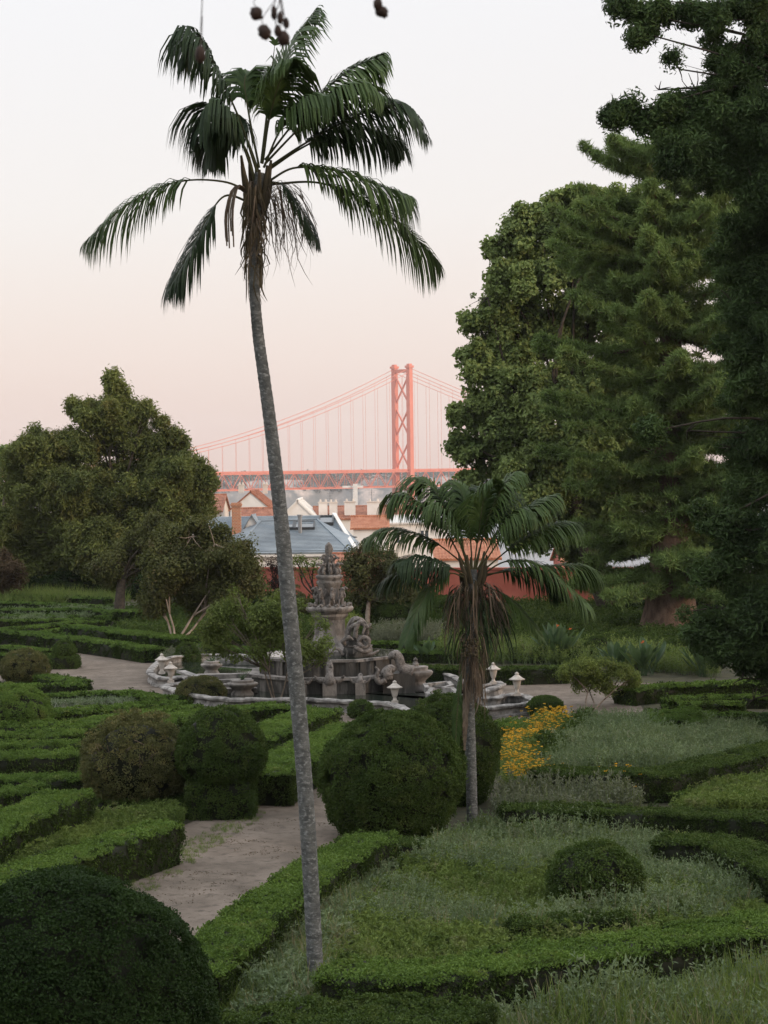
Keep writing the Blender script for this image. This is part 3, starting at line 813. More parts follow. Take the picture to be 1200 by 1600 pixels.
# ================================================================== clipped hedges
def hedge(label, px, h, w, name='box_hedge', mat='box', far=None, group='clipped box hedges', dens=1.0, rag=0.0, z0=0.0, closed=False, cat='hedge'):
    """px: photo pixels of the middle of the hedge's flat top"""
    P = np.array([gp(u, v, z0+h)[:2] for u, v in px])
    if closed: P = np.vstack([P, P[:1]])
    Ym = P[:,1].mean(); far = Ym > 62 if far is None else far
    # fine centre line
    seg = np.linalg.norm(np.diff(P, axis=0), axis=1); cum = np.r_[0, np.cumsum(seg)]; Lt = cum[-1]
    m = max(3, int(Lt/0.5)); s = np.linspace(0, Lt, m)
    C = np.stack([np.interp(s, cum, P[:,0]), np.interp(s, cum, P[:,1])], 1)
    T = np.gradient(C, axis=0); T /= np.linalg.norm(T, axis=1, keepdims=True)
    S = np.stack([-T[:,1], T[:,0]], 1)
    ins = 0.07; q = w/2 - ins
    V = []
    for i in range(m):
        e_ = 0.0
        for a, z in ((-q,0.0),(-q,h*0.5),(-q*0.97,h-ins-.03),(0,h-ins),(q*0.97,h-ins-.03),(q,h*0.5),(q,0.0)):
            V.append((*(C[i]+S[i]*a), z0+z))
    V = np.array(V); V[:7,:2] += T[0]*.1; V[-7:,:2] -= T[-1]*.1
    V[:,:2] += (vnoise(V,2.1)[:,None]-.5)*0.08
    V[:,2] += np.where(V[:,2] > z0+.1, (vnoise(V,1.7)-.5)*0.07, 0)
    F = [(7*i+j, 7*i+j+1, 7*(i+1)+j+1, 7*(i+1)+j) for i in range(m-1) for j in range(6)] + [tuple(range(7)), tuple(7*(m-1)+j for j in range(6,-1,-1))]
    # clumps on top, both sides and the ends
    d = (46 if far else 62)*dens
    def samp(n):
        t = rng.random(n)*Lt
        c = np.stack([np.interp(t, s, C[:,0]), np.interp(t, s, C[:,1])],1); sd = np.stack([np.interp(t, s, S[:,0]), np.interp(t, s, S[:,1])],1)
        return c, sd/np.linalg.norm(sd,axis=1,keepdims=True)
    nt_, ns_, ne_ = int(Lt*w*d)+4, int(Lt*h*d*.72)+3, int(w*h*d*.72)+3
    pts=[]; nr=[]
    c, sd = samp(nt_); a = rng.uniform(-1,1,nt_)*(w/2-.02)
    pts.append(np.c_[c+sd*a[:,None], np.full(nt_, z0+h-.045)]); nr.append(np.c_[sd*(a/w)[:,None]*0.6, np.ones(nt_)])
    for sg in (-1,1):
        c, sd = samp(ns_); z = rng.random(ns_)**0.85*(h-.06)
        pts.append(np.c_[c+sd*sg*(w/2-.065), z0+z]); nr.append(np.c_[sd*sg, np.full(ns_,.08)])
    for i, sg in ((0,-1),(m-1,1)):
        a = rng.uniform(-1,1,ne_)*(w/2-.03)
        pts.append(np.c_[C[i]+S[i]*a[:,None]+T[i]*sg*(.0), z0+rng.random(ne_)*(h-.06)]); nr.append(np.c_[np.tile(T[i]*sg,(ne_,1)), np.full(ne_,.08)])
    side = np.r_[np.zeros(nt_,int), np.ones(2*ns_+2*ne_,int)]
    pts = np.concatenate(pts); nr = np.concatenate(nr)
    side = np.where((side==1)&(rng.random(len(pts)) < .12+.5*(pts[:,2]>z0+h*.88)), 0, side)      # some side clumps get the lit top colour, mainly along the upper edge
    pts[:,2] += np.where(pts[:,2] > z0+h*.8, (vnoise(pts,1.7)-.5)*0.09 + rag*rng.random(len(pts))**3, 0)
    # thin spots
    keep = (vnoise(pts+5, 4.5) > 0.2) | (rng.random(len(pts)) < .5)
    pts, nr, side = pts[keep], nr[keep], side[keep]
    mats = [mat, 'box_shaded', 'shaded_twigs']
    o = scatter_obj(name, (*C[m//2], z0), pts, nr, rng.uniform(.75,1.2,len(pts)), (PATCH_FAR+PATCH_FAR_SHADED) if far else (PATCH+PATCH_SHADED), mats, (V,F), core_mat=2, pick=rng.integers(0,5,len(pts))+side*(5 if far else 6))
    return tag(o, label, cat, group)

def topiary_mesh(c, prof, rmul=(1,1), n=20):
    a = np.linspace(0,2*np.pi,n,endpoint=False); V=[]
    for r,z in prof: V.append(np.c_[c[0]+r*rmul[0]*np.cos(a), c[1]+r*rmul[1]*np.sin(a), np.full(n,c[2]+z)])
    V = np.concatenate(V); K=len(prof)
    F=[(i*n+j,i*n+(j+1)%n,(i+1)*n+(j+1)%n,(i+1)*n+j) for i in range(K-1) for j in range(n)]+[tuple((K-1)*n+j for j in range(n))]
    return V,F
def topiary_part(name, c, prof, mat, parent, dens=62, tpl=None, lump=0.05, rag=0.0, thin=0.14, rmul=(1,1), square=False, tilt=0.3):
    """a clipped body turned from a profile [(r,z)...]; leaf clumps follow its skin"""
    P = np.array(prof, float)
    dl = np.linalg.norm(np.diff(P,axis=0),axis=1); area = np.pi*(P[1:,0]+P[:-1,0])*dl
    N = int(area.sum()*dens)
    k = rng.choice(len(dl), N, p=area/area.sum()); t = rng.random(N)
    r = P[k,0]+(P[k+1,0]-P[k,0])*t; z = P[k,1]+(P[k+1,1]-P[k,1])*t
    a = rng.random(N)*2*np.pi
    tn = (P[1:]-P[:-1])/dl[:,None]; nr_, nz_ = tn[k,1], -tn[k,0]
    sqf = 1.0
    if square: sqf = 1/np.maximum(np.abs(np.cos(a)),np.abs(np.sin(a)))**0.85
    pts = np.c_[c[0]+r*sqf*rmul[0]*np.cos(a), c[1]+r*sqf*rmul[1]*np.sin(a), c[2]+z]
    nr = np.c_[nr_*np.cos(a), nr_*np.sin(a), nz_+tilt]
    lm = (vnoise(pts,1.3)-.5)*2*lump + (vnoise(pts+7,4.0)-.5)*lump*1.6
    pts += nr*lm[:,None] + nr*(rag*rng.random(N)**4)[:,None]
    keep = (vnoise(pts+11,5.5) > thin) | (rng.random(N) < .45)
    pts, nr = pts[keep], nr[keep]
    cp = [(max(.02,r_*0.955-.02-lump*.7), max(0,z_-.03-lump*.8) if z_>.3 else z_) for r_,z_ in prof]
    V,F = topiary_mesh(c, cp, rmul)
    if square:
        d = V[:,:2]-np.array(c[:2]); an = np.arctan2(d[:,1],d[:,0]); f = 1/np.maximum(np.abs(np.cos(an)),np.abs(np.sin(an)))**0.85
        V[:,:2] = np.array(c[:2])+d*f[:,None]
    return scatter_obj(name, np.array(c) if parent is None else np.array(c), pts, nr, rng.uniform(.75,1.2,len(pts)), tpl or PATCH, [mat,'shaded_twigs'], (V,F), parent=parent, core_mat=1)
def dome_prof(R, H, k=14, low=0.25, under=0.35):
    """ball with its underside tucked in: widest at low*H"""
    out=[]; zc=H*max(low,.02)
    for t in np.linspace(-np.pi/2*under*1.6, np.pi/2, k):
        r=R*np.cos(t); z = zc+(H-zc)*np.sin(t) if t>0 else zc+zc*np.sin(t)/np.sin(np.pi/2*under*1.6)
        out.append((max(r,.01),max(z,0)))
    return out
def ball(label, u0, u1, vt, vb, mat='box_dark', low=.42, Y=None, name='topiary_ball', group='rounded topiary bushes', **kw):
    Yb = Y or gp((u0+u1)/2, vb)[1]
    R = (u1-u0)/2*mpp(Yb); c = at((u0+u1)/2, vb, Yb); c = np.array([c[0], Yb+R*.35, max(0.0,c[2]) if Y is None else c[2]])
    zt = at((u0+u1)/2, vt, c[1])[2]
    o = topiary_part(name, c, dome_prof(R, zt-c[2], low=low), mat, None, **kw)
    return tag(o, label, 'topiary', group)

# ---- near rows
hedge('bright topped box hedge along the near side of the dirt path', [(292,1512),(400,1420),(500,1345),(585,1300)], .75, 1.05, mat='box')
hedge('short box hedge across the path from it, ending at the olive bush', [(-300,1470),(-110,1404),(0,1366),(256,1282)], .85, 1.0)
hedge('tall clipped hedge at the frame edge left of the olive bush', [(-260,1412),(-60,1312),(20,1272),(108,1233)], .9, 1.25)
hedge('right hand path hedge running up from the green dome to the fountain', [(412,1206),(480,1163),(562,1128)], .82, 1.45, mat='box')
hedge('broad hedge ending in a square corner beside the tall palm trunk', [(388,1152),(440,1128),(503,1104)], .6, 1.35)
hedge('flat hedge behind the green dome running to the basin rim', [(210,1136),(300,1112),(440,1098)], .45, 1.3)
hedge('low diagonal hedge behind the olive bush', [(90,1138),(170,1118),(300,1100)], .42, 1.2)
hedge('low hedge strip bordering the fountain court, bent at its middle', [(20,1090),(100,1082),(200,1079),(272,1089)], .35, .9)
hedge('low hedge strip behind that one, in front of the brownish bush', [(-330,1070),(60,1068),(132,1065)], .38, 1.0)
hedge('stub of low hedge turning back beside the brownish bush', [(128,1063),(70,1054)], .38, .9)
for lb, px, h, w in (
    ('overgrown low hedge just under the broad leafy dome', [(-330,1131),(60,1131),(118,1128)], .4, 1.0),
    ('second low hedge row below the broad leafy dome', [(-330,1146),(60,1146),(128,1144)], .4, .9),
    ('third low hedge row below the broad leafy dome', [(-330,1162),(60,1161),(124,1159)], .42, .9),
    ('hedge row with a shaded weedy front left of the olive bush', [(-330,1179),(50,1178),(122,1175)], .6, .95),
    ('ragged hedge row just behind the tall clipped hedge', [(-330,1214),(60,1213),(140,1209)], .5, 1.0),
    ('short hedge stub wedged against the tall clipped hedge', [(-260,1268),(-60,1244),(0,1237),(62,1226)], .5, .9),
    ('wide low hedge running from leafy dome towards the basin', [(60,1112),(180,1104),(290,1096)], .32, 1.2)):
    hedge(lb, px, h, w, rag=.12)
# ---- far left parterre
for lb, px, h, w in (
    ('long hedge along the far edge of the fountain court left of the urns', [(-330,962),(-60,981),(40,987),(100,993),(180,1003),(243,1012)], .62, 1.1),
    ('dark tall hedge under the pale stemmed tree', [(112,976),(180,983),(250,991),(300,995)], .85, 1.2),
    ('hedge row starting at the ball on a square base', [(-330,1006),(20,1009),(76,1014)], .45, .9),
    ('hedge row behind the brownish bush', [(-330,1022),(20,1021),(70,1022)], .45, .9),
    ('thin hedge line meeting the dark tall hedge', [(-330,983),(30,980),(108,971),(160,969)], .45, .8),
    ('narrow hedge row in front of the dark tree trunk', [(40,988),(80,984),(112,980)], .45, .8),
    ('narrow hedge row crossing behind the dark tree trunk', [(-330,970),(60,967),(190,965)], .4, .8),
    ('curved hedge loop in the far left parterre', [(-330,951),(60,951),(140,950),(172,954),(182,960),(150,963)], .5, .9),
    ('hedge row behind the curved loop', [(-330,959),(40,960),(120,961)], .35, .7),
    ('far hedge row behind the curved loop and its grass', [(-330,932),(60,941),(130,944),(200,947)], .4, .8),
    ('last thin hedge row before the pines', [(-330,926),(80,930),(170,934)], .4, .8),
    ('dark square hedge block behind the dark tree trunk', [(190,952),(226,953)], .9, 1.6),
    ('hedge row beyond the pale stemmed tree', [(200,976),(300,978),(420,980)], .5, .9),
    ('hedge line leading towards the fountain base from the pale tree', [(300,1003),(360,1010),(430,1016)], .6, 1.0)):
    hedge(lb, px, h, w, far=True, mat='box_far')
# ---- behind the fountain and right of it
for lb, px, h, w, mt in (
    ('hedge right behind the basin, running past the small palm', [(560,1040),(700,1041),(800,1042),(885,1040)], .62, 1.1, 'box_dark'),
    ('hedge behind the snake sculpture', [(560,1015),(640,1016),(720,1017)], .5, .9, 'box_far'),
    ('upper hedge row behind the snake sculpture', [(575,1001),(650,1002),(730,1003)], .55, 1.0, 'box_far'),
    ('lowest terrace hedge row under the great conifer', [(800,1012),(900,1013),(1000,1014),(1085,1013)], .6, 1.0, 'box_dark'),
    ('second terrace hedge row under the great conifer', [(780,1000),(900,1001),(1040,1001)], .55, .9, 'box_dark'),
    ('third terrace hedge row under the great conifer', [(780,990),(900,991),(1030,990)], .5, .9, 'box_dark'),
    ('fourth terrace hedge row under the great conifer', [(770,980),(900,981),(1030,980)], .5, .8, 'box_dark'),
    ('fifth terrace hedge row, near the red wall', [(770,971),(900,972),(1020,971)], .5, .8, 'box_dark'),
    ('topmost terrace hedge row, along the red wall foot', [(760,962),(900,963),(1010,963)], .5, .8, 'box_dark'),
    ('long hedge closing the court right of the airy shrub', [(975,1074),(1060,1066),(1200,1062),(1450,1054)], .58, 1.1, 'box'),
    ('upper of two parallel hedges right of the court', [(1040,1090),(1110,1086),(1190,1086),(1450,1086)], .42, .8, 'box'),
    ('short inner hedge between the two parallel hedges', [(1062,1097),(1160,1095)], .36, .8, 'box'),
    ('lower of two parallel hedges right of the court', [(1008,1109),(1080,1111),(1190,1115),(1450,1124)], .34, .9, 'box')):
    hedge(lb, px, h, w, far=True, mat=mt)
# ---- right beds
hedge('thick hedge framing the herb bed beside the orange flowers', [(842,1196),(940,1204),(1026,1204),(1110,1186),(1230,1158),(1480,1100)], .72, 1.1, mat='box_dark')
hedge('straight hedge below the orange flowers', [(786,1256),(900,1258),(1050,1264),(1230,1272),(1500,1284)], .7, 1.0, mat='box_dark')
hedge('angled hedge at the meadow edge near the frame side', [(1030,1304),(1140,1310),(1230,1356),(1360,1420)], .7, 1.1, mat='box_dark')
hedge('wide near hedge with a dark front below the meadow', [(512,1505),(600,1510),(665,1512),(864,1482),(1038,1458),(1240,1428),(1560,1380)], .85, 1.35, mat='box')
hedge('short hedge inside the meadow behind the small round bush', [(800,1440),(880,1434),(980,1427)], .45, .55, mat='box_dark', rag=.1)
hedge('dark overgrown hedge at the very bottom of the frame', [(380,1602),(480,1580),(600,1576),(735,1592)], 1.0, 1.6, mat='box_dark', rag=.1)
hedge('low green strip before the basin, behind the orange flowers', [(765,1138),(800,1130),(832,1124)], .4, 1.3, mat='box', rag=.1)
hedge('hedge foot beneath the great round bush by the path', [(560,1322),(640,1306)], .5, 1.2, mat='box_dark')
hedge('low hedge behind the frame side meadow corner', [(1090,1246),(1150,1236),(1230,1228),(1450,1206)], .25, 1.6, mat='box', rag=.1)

# ================================================================== rounded topiary
ball('huge dark rounded bush filling the near corner by the path', -138, 322, 1364, 1824, 'box_deep', low=.5, dens=125, lump=.08, rag=.05, thin=.1, tpl=PATCH_NEAR)
ball('great dark ball bush right of the path, by the small palm', 503, 723, 1115, 1312, 'box_dark', low=.46, dens=78, lump=.10, rag=.06, thin=.22)
ball('dark round bush just behind the small palm trunk', 626, 784, 1085, 1258, 'box_dark', low=.5, dens=60, lump=.1, rag=.05)
ball('small shaggy round bush standing in the meadow', 858, 1002, 1320, 1428, 'box_dark', low=.4, rag=.12, dens=62, lump=.05)
ball('small dense ball at the court edge above the orange flowers', 826, 880, 1087, 1121, 'box_dark', low=.5, dens=80, tpl=PATCH_FINE, lump=.02)
ball('overgrown dome rising from the herb bed', 1012, 1108, 1112, 1152, 'box', low=.2, rag=.2, lump=.06)
ball('broad leafy dome at the frame edge above the hedge rows', -50, 78, 1073, 1146, 'box', low=.3, rag=.08)
ball('brownish twiggy round bush beside the court entrance', 0, 74, 1016, 1066, 'olive_box', low=.4, rag=.1)
ball('olive round bush in front of the basin', 274, 352, 1058, 1100, 'olive_box', low=.4, rag=.06)
ball('small clipped cushion before the basin beside the path end', 545, 584, 1092, 1122, 'box_dark', low=.45)
ball('round bush on the terrace rows, below the plane tree', 912, 958, 993, 1032, 'box_dark', low=.45)
ball('round bush on the terrace rows, below the conifer trunk', 1042, 1086, 993, 1028, 'box_dark', low=.45)
ball('wide dark bush behind the snake sculpture', 585, 665, 930, 985, 'box_dark', low=.4)
def two_tier(label, u, halfw, vt, vsplit, vb, mat, ball_r, steps=1):
    Yb = gp(u, vb)[1]; R = halfw*mpp(Yb); c0 = gp(u, vb); c = np.array([c0[0], Yb+R, 0.0])
    zs = at(u, vsplit, c[1])[2]; zt = at(u, vt, c[1])[2]; r = ball_r*mpp(Yb)
    o = thing('tiered_topiary', label, 'topiary', c, 'topiary on square bases')
    topiary_part('base_block', c, [(R*.99,0),(R,.1),(R,zs-.06),(R*.95,zs),(R*.6,zs),(.02,zs)], mat, o, square=steps != 0, dens=62, lump=.03)
    topiary_part('dome', c+np.array([0,0,zs-.05]), dome_prof(r, zt-zs+.05, low=.3), mat, o, dens=62, lump=.04)
two_tier('dense green dome on a square stepped base beside the path', 343, 52, 1104, 1215, 1282, 'box_dark', 71)
two_tier('small green ball on a square base by the far court entrance', 97, 23, 1001, 1025, 1046, 'box_dark', 19)
two_tier('small green ball on a square base under the pale stemmed tree', 290, 22, 1004, 1023, 1040, 'box_dark', 17)
# olive, loosely grown bush on a clipped base
def olive_bush():
    u, vb = 212, 1280; Yb = gp(u,vb)[1]; c = np.array([gp(u,vb)[0], Yb+1.1, 0.0])
    o = thing('olive_topiary', 'loose olive coloured round bush on a clipped square base', 'topiary', c, 'topiary on square bases')
    zs = at(u,1243,c[1])[2]
    topiary_part('base_block', c, [(1.08,0),(1.1,.1),(1.1,zs-.06),(1.05,zs),(.6,zs),(.02,zs)], 'box_dark', o, square=True, dens=62, lump=.04)
    R = 84*mpp(Yb); zt = at(203,1124,c[1])[2]
    cc = c+np.array([-.1,0,.35])
    topiary_part('dome', cc, dome_prof(R, zt-.35, low=.42), 'olive_box', o, dens=62, lump=.1, rag=.18, thin=.22)
    tw = MB()
    for _ in range(26):
        a = rng.uniform(-2.6,-.4); r0=R*.55; p=cc+np.array([r0*np.cos(a),r0*np.sin(a),rng.uniform(.2,.9)])
        d=np.array([np.cos(a)*R*.5,np.sin(a)*R*.5,rng.uniform(.2,.8)]); mid=p+d*.5+rng.normal(0,.1,3)
        tw.tube(spline([p,mid,p+d],6),[.016,.014,.012,.01,.008,.006],5)
    tw.build('twigs', MATS['twig'], o)
olive_bush()
# ================================================================== trees
def limb(mb, a, b, r0, r1, sag=0.0, wob=0.12, n=7, seg=8):
    a = np.asarray(a,float); b = np.asarray(b,float); L = np.linalg.norm(b-a)
    mid = (a+b)/2 + rng.normal(0, wob*L*.5, 3)*np.array([1,1,.6]) + np.array([0,0,sag*L])
    P = spline([a, mid, b], seg); mb.tube(P, np.linspace(r0, r1, seg), n)
    return P
def lobe_points(lobes, dens, shell=0.55, gap=0.36, gscale=0.5, vflat=.9):
    pts=[]; nr=[]
    for c, r in lobes:
        c = np.asarray(c); r = np.broadcast_to(np.asarray(r,float),(3,))
        vol = 4.19*r.prod(); N = max(6,int(dens*vol**(2/3)*1.6))
        d = rand_dirs(N); q = (shell+(1-shell)*rng.random(N))
        p = c + d*q[:,None]*r*(1+.35*(vnoise(c+d*r,1.0/max(.4,r.mean()))-.5))[:,None]
        pts.append(p); nr.append(d*.7+np.array([0,0,.7]))
    pts=np.concatenate(pts); nr=np.concatenate(nr)
    keep = vnoise(pts+21, gscale) > gap
    return pts[keep], nr[keep]
def tree(name, label, base, lobes_px, Y, leaf, tpls, trunk_r, bark='twig', dens=5.0, fork=.4, dyw=.8, group=None, stems=1, trunk_top=None, gap=.36, gscale=.5, cl_scale=(.75,1.25), twigs=60, cat='tree', shell=.55, stem_spread=.0, spine=False, rmax=None, fork0=0.0, rscale=1.0, sat=0):
    """base: ground point; lobes_px: (u, v, radius in photo pixels[, depth offset m])"""
    global rng
    rng = np.random.default_rng(zlib.crc32(label.encode()))
    base = np.asarray(base,float); lobes=[]
    for lb in lobes_px:
        u,v,r = lb[:3]; R = r*rscale*mpp(Y); dy = lb[3] if len(lb)>3 else rng.uniform(-1,1)*R*dyw
        p = at(u,v,Y+dy); lobes.append((p,(R,R*1.05,R*.86)))
    main = lobes
    if sat:                                    # small outlying sprays that break up the round masses
        extra=[]
        for c,r in main:
            for _ in range(sat):
                dr=rand_dirs(1,.25)[0]; q=rng.uniform(.16,.38)
                extra.append((c+dr*np.asarray(r)*rng.uniform(.95,1.3), tuple(np.asarray(r)*q)))
        lobes = main+extra
    o = thing(name, label, cat, base, group)
    tr = MB()
    C = np.array([l[0] for l in lobes]); ctr = C.mean(0)
    top = np.asarray(trunk_top) if trunk_top is not None else base+(ctr-base)*np.array([.6,.6,fork])
    ends=[]
    if stems == 1:
        P = limb(tr, base-np.array([0,0,.2]), top, trunk_r, trunk_r*.62, wob=.05, n=10, seg=9)
        tr.lathe([(trunk_r*1.5,-.1),(trunk_r*1.15,.25),(trunk_r*.98,.6)], base, 10, cap=False)
        src=[P[-1]]*3+[P[-3],P[-5]]
        if spine: src=list(spline(P,40)[4:])
    else:
        src=[]
        b0=base
        if fork0:
            tr.tube(spline([base-np.array([0,0,.2]),base+np.array([.03,0,fork0*.5]),base+np.array([.0,0,fork0])],6),np.linspace(trunk_r*1.5,trunk_r*1.05,6),9)
            base=base+np.array([0,0,fork0-.05])
        for k in range(stems):
            a = 2*np.pi*k/stems+rng.uniform(-.4,.4); e_ = top+np.array([np.cos(a),np.sin(a)*.7,rng.uniform(-.1,.2)])*stem_spread
            P = limb(tr, base+np.array([np.cos(a),np.sin(a),0])*trunk_r*.5-np.array([0,0,.1]), e_, trunk_r*.7, trunk_r*.42, wob=.08, seg=8); src.append(P[-1]); src.append(P[-3])
    if stems>1: base=b0
    src=np.array(src)
    for k_,(c,r) in enumerate(lobes):
        if k_ >= len(main):
            pc = main[(k_-len(main))//sat][0]; limb(tr, pc, c, .022, .008, n=4, seg=5); continue
        s = src[np.argmin(np.linalg.norm(src-c,axis=1)+rng.random(len(src))*.8)]
        L=np.linalg.norm(c-s); r0=min(rmax or trunk_r*.5, .02+L*.022)
        P=limb(tr, s, c, r0, r0*.4, sag=.04, n=6)
        for _ in range(max(1,int(twigs/len(lobes)))):
            q=P[rng.integers(3,len(P))]; e_=c+rand_dirs(1)[0]*np.asarray(r)*rng.uniform(.6,1.0)
            limb(tr,q,e_,r0*.38,r0*.1,n=4,seg=5)
    tr.build('trunk', MATS[bark], o, smooth=True)
    pts,nr = lobe_points(lobes, dens, gap=gap, gscale=gscale, shell=shell)
    scatter_obj('crown', base, pts, nr, rng.uniform(*cl_scale,len(pts)), tpls, [leaf] if isinstance(leaf,str) else leaf, parent=o)
    return o

def vary(n, R, leaf, wid, k=6, flat=(.55,1.0)):
    return [tpl_clump(int(n*rng.uniform(.6,1.4)), R*rng.uniform(.7,1.35), leaf*rng.uniform(.85,1.2), wid, rng.uniform(*flat)) for _ in range(k)]
TP_PLANE=vary(42,.55,.25,.75)
TP_MYRT=vary(48,.42,.15,.55)
TP_LIGHT=vary(34,.34,.115,.5)
TP_PINE=[join(tpl_tuft(26,.35,.42,.05,0,.03,.9),c_) for c_ in vary(30,.5,.24,.4)]
TP_POD=[join(tpl_tuft(26,.22,.28,.035,0,.02,.6),c_) for c_ in vary(62,.34,.15,.34)]
TP_ARAU=[join(tpl_tuft(34,.30,.36,.045,0,.0,.5,.35),c_) for c_ in vary(10,.35,.18,.35,flat=(.3,.5))]

# the tall plane tree
tree('plane_tree','tall broadleaf plane tree with light green crown right of the bridge', gp(958,962),
  [(820,372,40),(862,345,42),(905,335,42),(945,345,35),(762,465,30),(792,500,45),(850,430,55),(905,405,55),(752,560,26),(795,575,52),(862,520,58),(930,470,58),
   (746,640,27),(785,660,58),(855,620,66),(930,585,66),(742,715,26),(795,740,52),(862,720,66),(930,705,66),(735,760,18),(825,800,46),(890,800,56),(950,790,56),(900,850,36),(800,420,22),(985,400,45),(720,690,12),(990,640,50),(960,330,34),(990,480,52),(1000,560,48),(875,318,26),(782,430,16),(770,390,9),(742,500,12),(730,600,12),(716,650,9),(835,350,22),(925,318,22),(1000,720,45),(728,800,14),(770,790,30)],
  110,'plane',TP_PLANE,.62,'twig_dark',dens=18,fork=.5,gap=.37,gscale=1.1,twigs=150,rmax=.11,cl_scale=(.4,1.1),shell=.35,sat=6)
# the great conifer with layered branches
def conifer():
    base = gp(1048,990); Y = base[1]
    o = thing('great_conifer','huge conifer with feathery layered branches and thick reddish trunk','tree',base)
    tr = MB(); H=23.6
    tr.tube([base+np.array([0.02*z*.5,0,z]) for z in np.linspace(-.2,H,14)], np.linspace(1.15,.07,14), 14)
    tr.lathe([(1.75,-.1),(1.45,.5),(1.22,1.3),(1.1,2.2)], base, 14, cap=False)
    pts=[];nr=[];sc=[]
    z=3.2
    while z<H-.2:
        nb = int(rng.integers(6,12))
        reach = np.interp(z,[3,8,14,18,21,23.6],[4.6,5.6,5.6,5.0,3.6,2.6])
        for k in range(nb):
            a = rng.random()*2*np.pi; R = reach*rng.uniform(.55,1.18)
            if np.sin(a) > .75: continue
            d=np.array([np.cos(a),np.sin(a),0]); s=base+np.array([0,0,z+rng.uniform(-.8,.8)])
            droop=np.interp(z,[3,12,24],[-.28,-.03,.25])+rng.normal(0,.09)
            P=spline([s, s+d*R*.5+np.array([0,0,R*.5*droop-.05*R]), s+d*R+np.array([0,0,R*droop+.10*R])],10)
            tr.tube(P, np.linspace(.11,.025,10), 5)
            n=int(R*20); t=.12+.88*rng.random(n)**.8
            idx=t*9; i0=np.minimum(idx.astype(int),8); f=(idx-i0)[:,None]; c=P[i0]*(1-f)+P[i0+1]*f
            side=np.cross(d,[0,0,1.0]); wdt=.75*np.sin(np.pi*np.clip(t*.9+.08,0,1))
            off=rng.uniform(-1,1,n)*wdt
            pts.append(c+side*off[:,None]+np.c_[np.zeros((n,2)),rng.normal(.03,.09,n)]); nr.append(np.tile(np.array([0,0,1.0])+d*.35,(n,1))+side*off[:,None]*.5+rng.normal(0,.15,(n,3)))
            sc.append(rng.uniform(.55,1.15,n))
        z += np.interp(z,[3,20,34],[.62,.72,1.0])
    n=900; a=rng.random(n)*2*np.pi; zz=rng.uniform(3.6,H-.5,n); rr=np.interp(zz,[3,10,H],[2.2,2.4,1.2])*(.35+.65*rng.random(n))
    pts.append(base+np.c_[rr*np.cos(a),rr*np.sin(a),zz]); nr.append(np.c_[np.cos(a)*.6,np.sin(a)*.6,np.ones(n)]); sc.append(rng.uniform(.6,1.3,n))
    tr.build('trunk', MATS['bark_red'], o, smooth=True)
    scatter_obj('crown', base, np.concatenate(pts), np.concatenate(nr), np.concatenate(sc), TP_ARAU, ['araucaria'], parent=o)
conifer()
# dark near conifer at the frame edge; its trunk and far side stand just outside the picture
rr=np.random.default_rng(11)
tree('dark_conifer','very dark clumpy conifer hanging into the frame along its side', np.array([13.4,60.5,0.0]),
  [(964,12,13),(1010,26,20),(1000,50,14),(979,172,18),(957,188,9),(1018,188,20),(1061,108,20),(1087,143,32),(1061,173,28),(1096,190,34),(1135,151,38),(1157,65,38),(1178,13,34),(1130,95,30),(1160,120,34),(1125,200,34),(1150,190,36),(1075,215,26),(1140,260,26),(1190,90,40),(1195,240,40),(1145,30,26),(1190,300,36),(1052,238,24),(1044,262,18),(1100,247,32),(1113,277,20),(1170,243,38),(1170,286,28),(1191,173,42),(1190,338,40),(1200,400,40),(1040,25,15),(1085,20,16),(1120,20,22),(1030,140,14),
   (1150,360,30),(1146,420,32),(1152,480,34),(1162,550,34),(1192,450,36),(1198,520,44),(1190,600,40),(1150,612,26),(1074,673,22),(1022,673,17),(1150,700,30),(1195,690,44),(1180,760,40),(1170,829,36),(1113,820,26),(1195,860,42),(1113,950,32),(1148,924,38),(1096,985,26),(1113,1015,20),(1148,1010,36),(1185,960,40),(1190,1037,32),(1178,1092,18),(1192,1136,20),(1160,1060,18),(1200,1000,40),(1130,880,24),(1100,905,18)]+[(int(rr.uniform(1235,1480)),int(v_),int(rr.uniform(34,52)),rr.uniform(-3.2,3.2)) for v_ in range(-60,1120,26)]+[(int(rr.uniform(1150,1250)),int(v_),int(rr.uniform(26,40)),rr.uniform(1.0,4.0)) for v_ in range(380,1060,40)],
  60,'podocarp',TP_POD,.5,'twig_dark',dens=30,fork=.9,gap=.35,gscale=.8,dyw=1.1,twigs=100,spine=True,rmax=.05,trunk_top=np.array([13.2,60.5,21.0]),cl_scale=(.7,1.2),shell=.3,rscale=1.06,sat=3)
# the bushy pine at the left
tree('bushy_pine','big bushy pine with olive sunlit tips at the far side of the parterre', gp(172,925),
  [(177,592,6),(176,604,11),(174,618,17),(172,640,26),(150,655,28),(200,655,28),(122,640,14),(182,690,52),(235,690,34),(262,700,22),(100,702,40),(62,705,34),(50,684,14),(40,760,44),(110,770,56),(180,770,64),(250,760,54),(300,742,30),(312,790,22),(290,716,18),(250,820,46),(150,850,64),(75,840,56),(40,880,36),(110,885,40),(190,890,46),(285,850,30),(225,640,14),(318,762,14),(40,905,28),(100,906,30),(150,905,30),(212,902,30),(268,885,28),(18,830,34),(143,640,12),(205,640,12),(280,690,9),(325,745,9),(20,715,14)],
  136,'bigpine',TP_PINE,.5,'twig_dark',dens=20,fork=.4,gap=.34,gscale=.7,cl_scale=(.5,1.3),twigs=190,shell=.4,rmax=.1,sat=5)
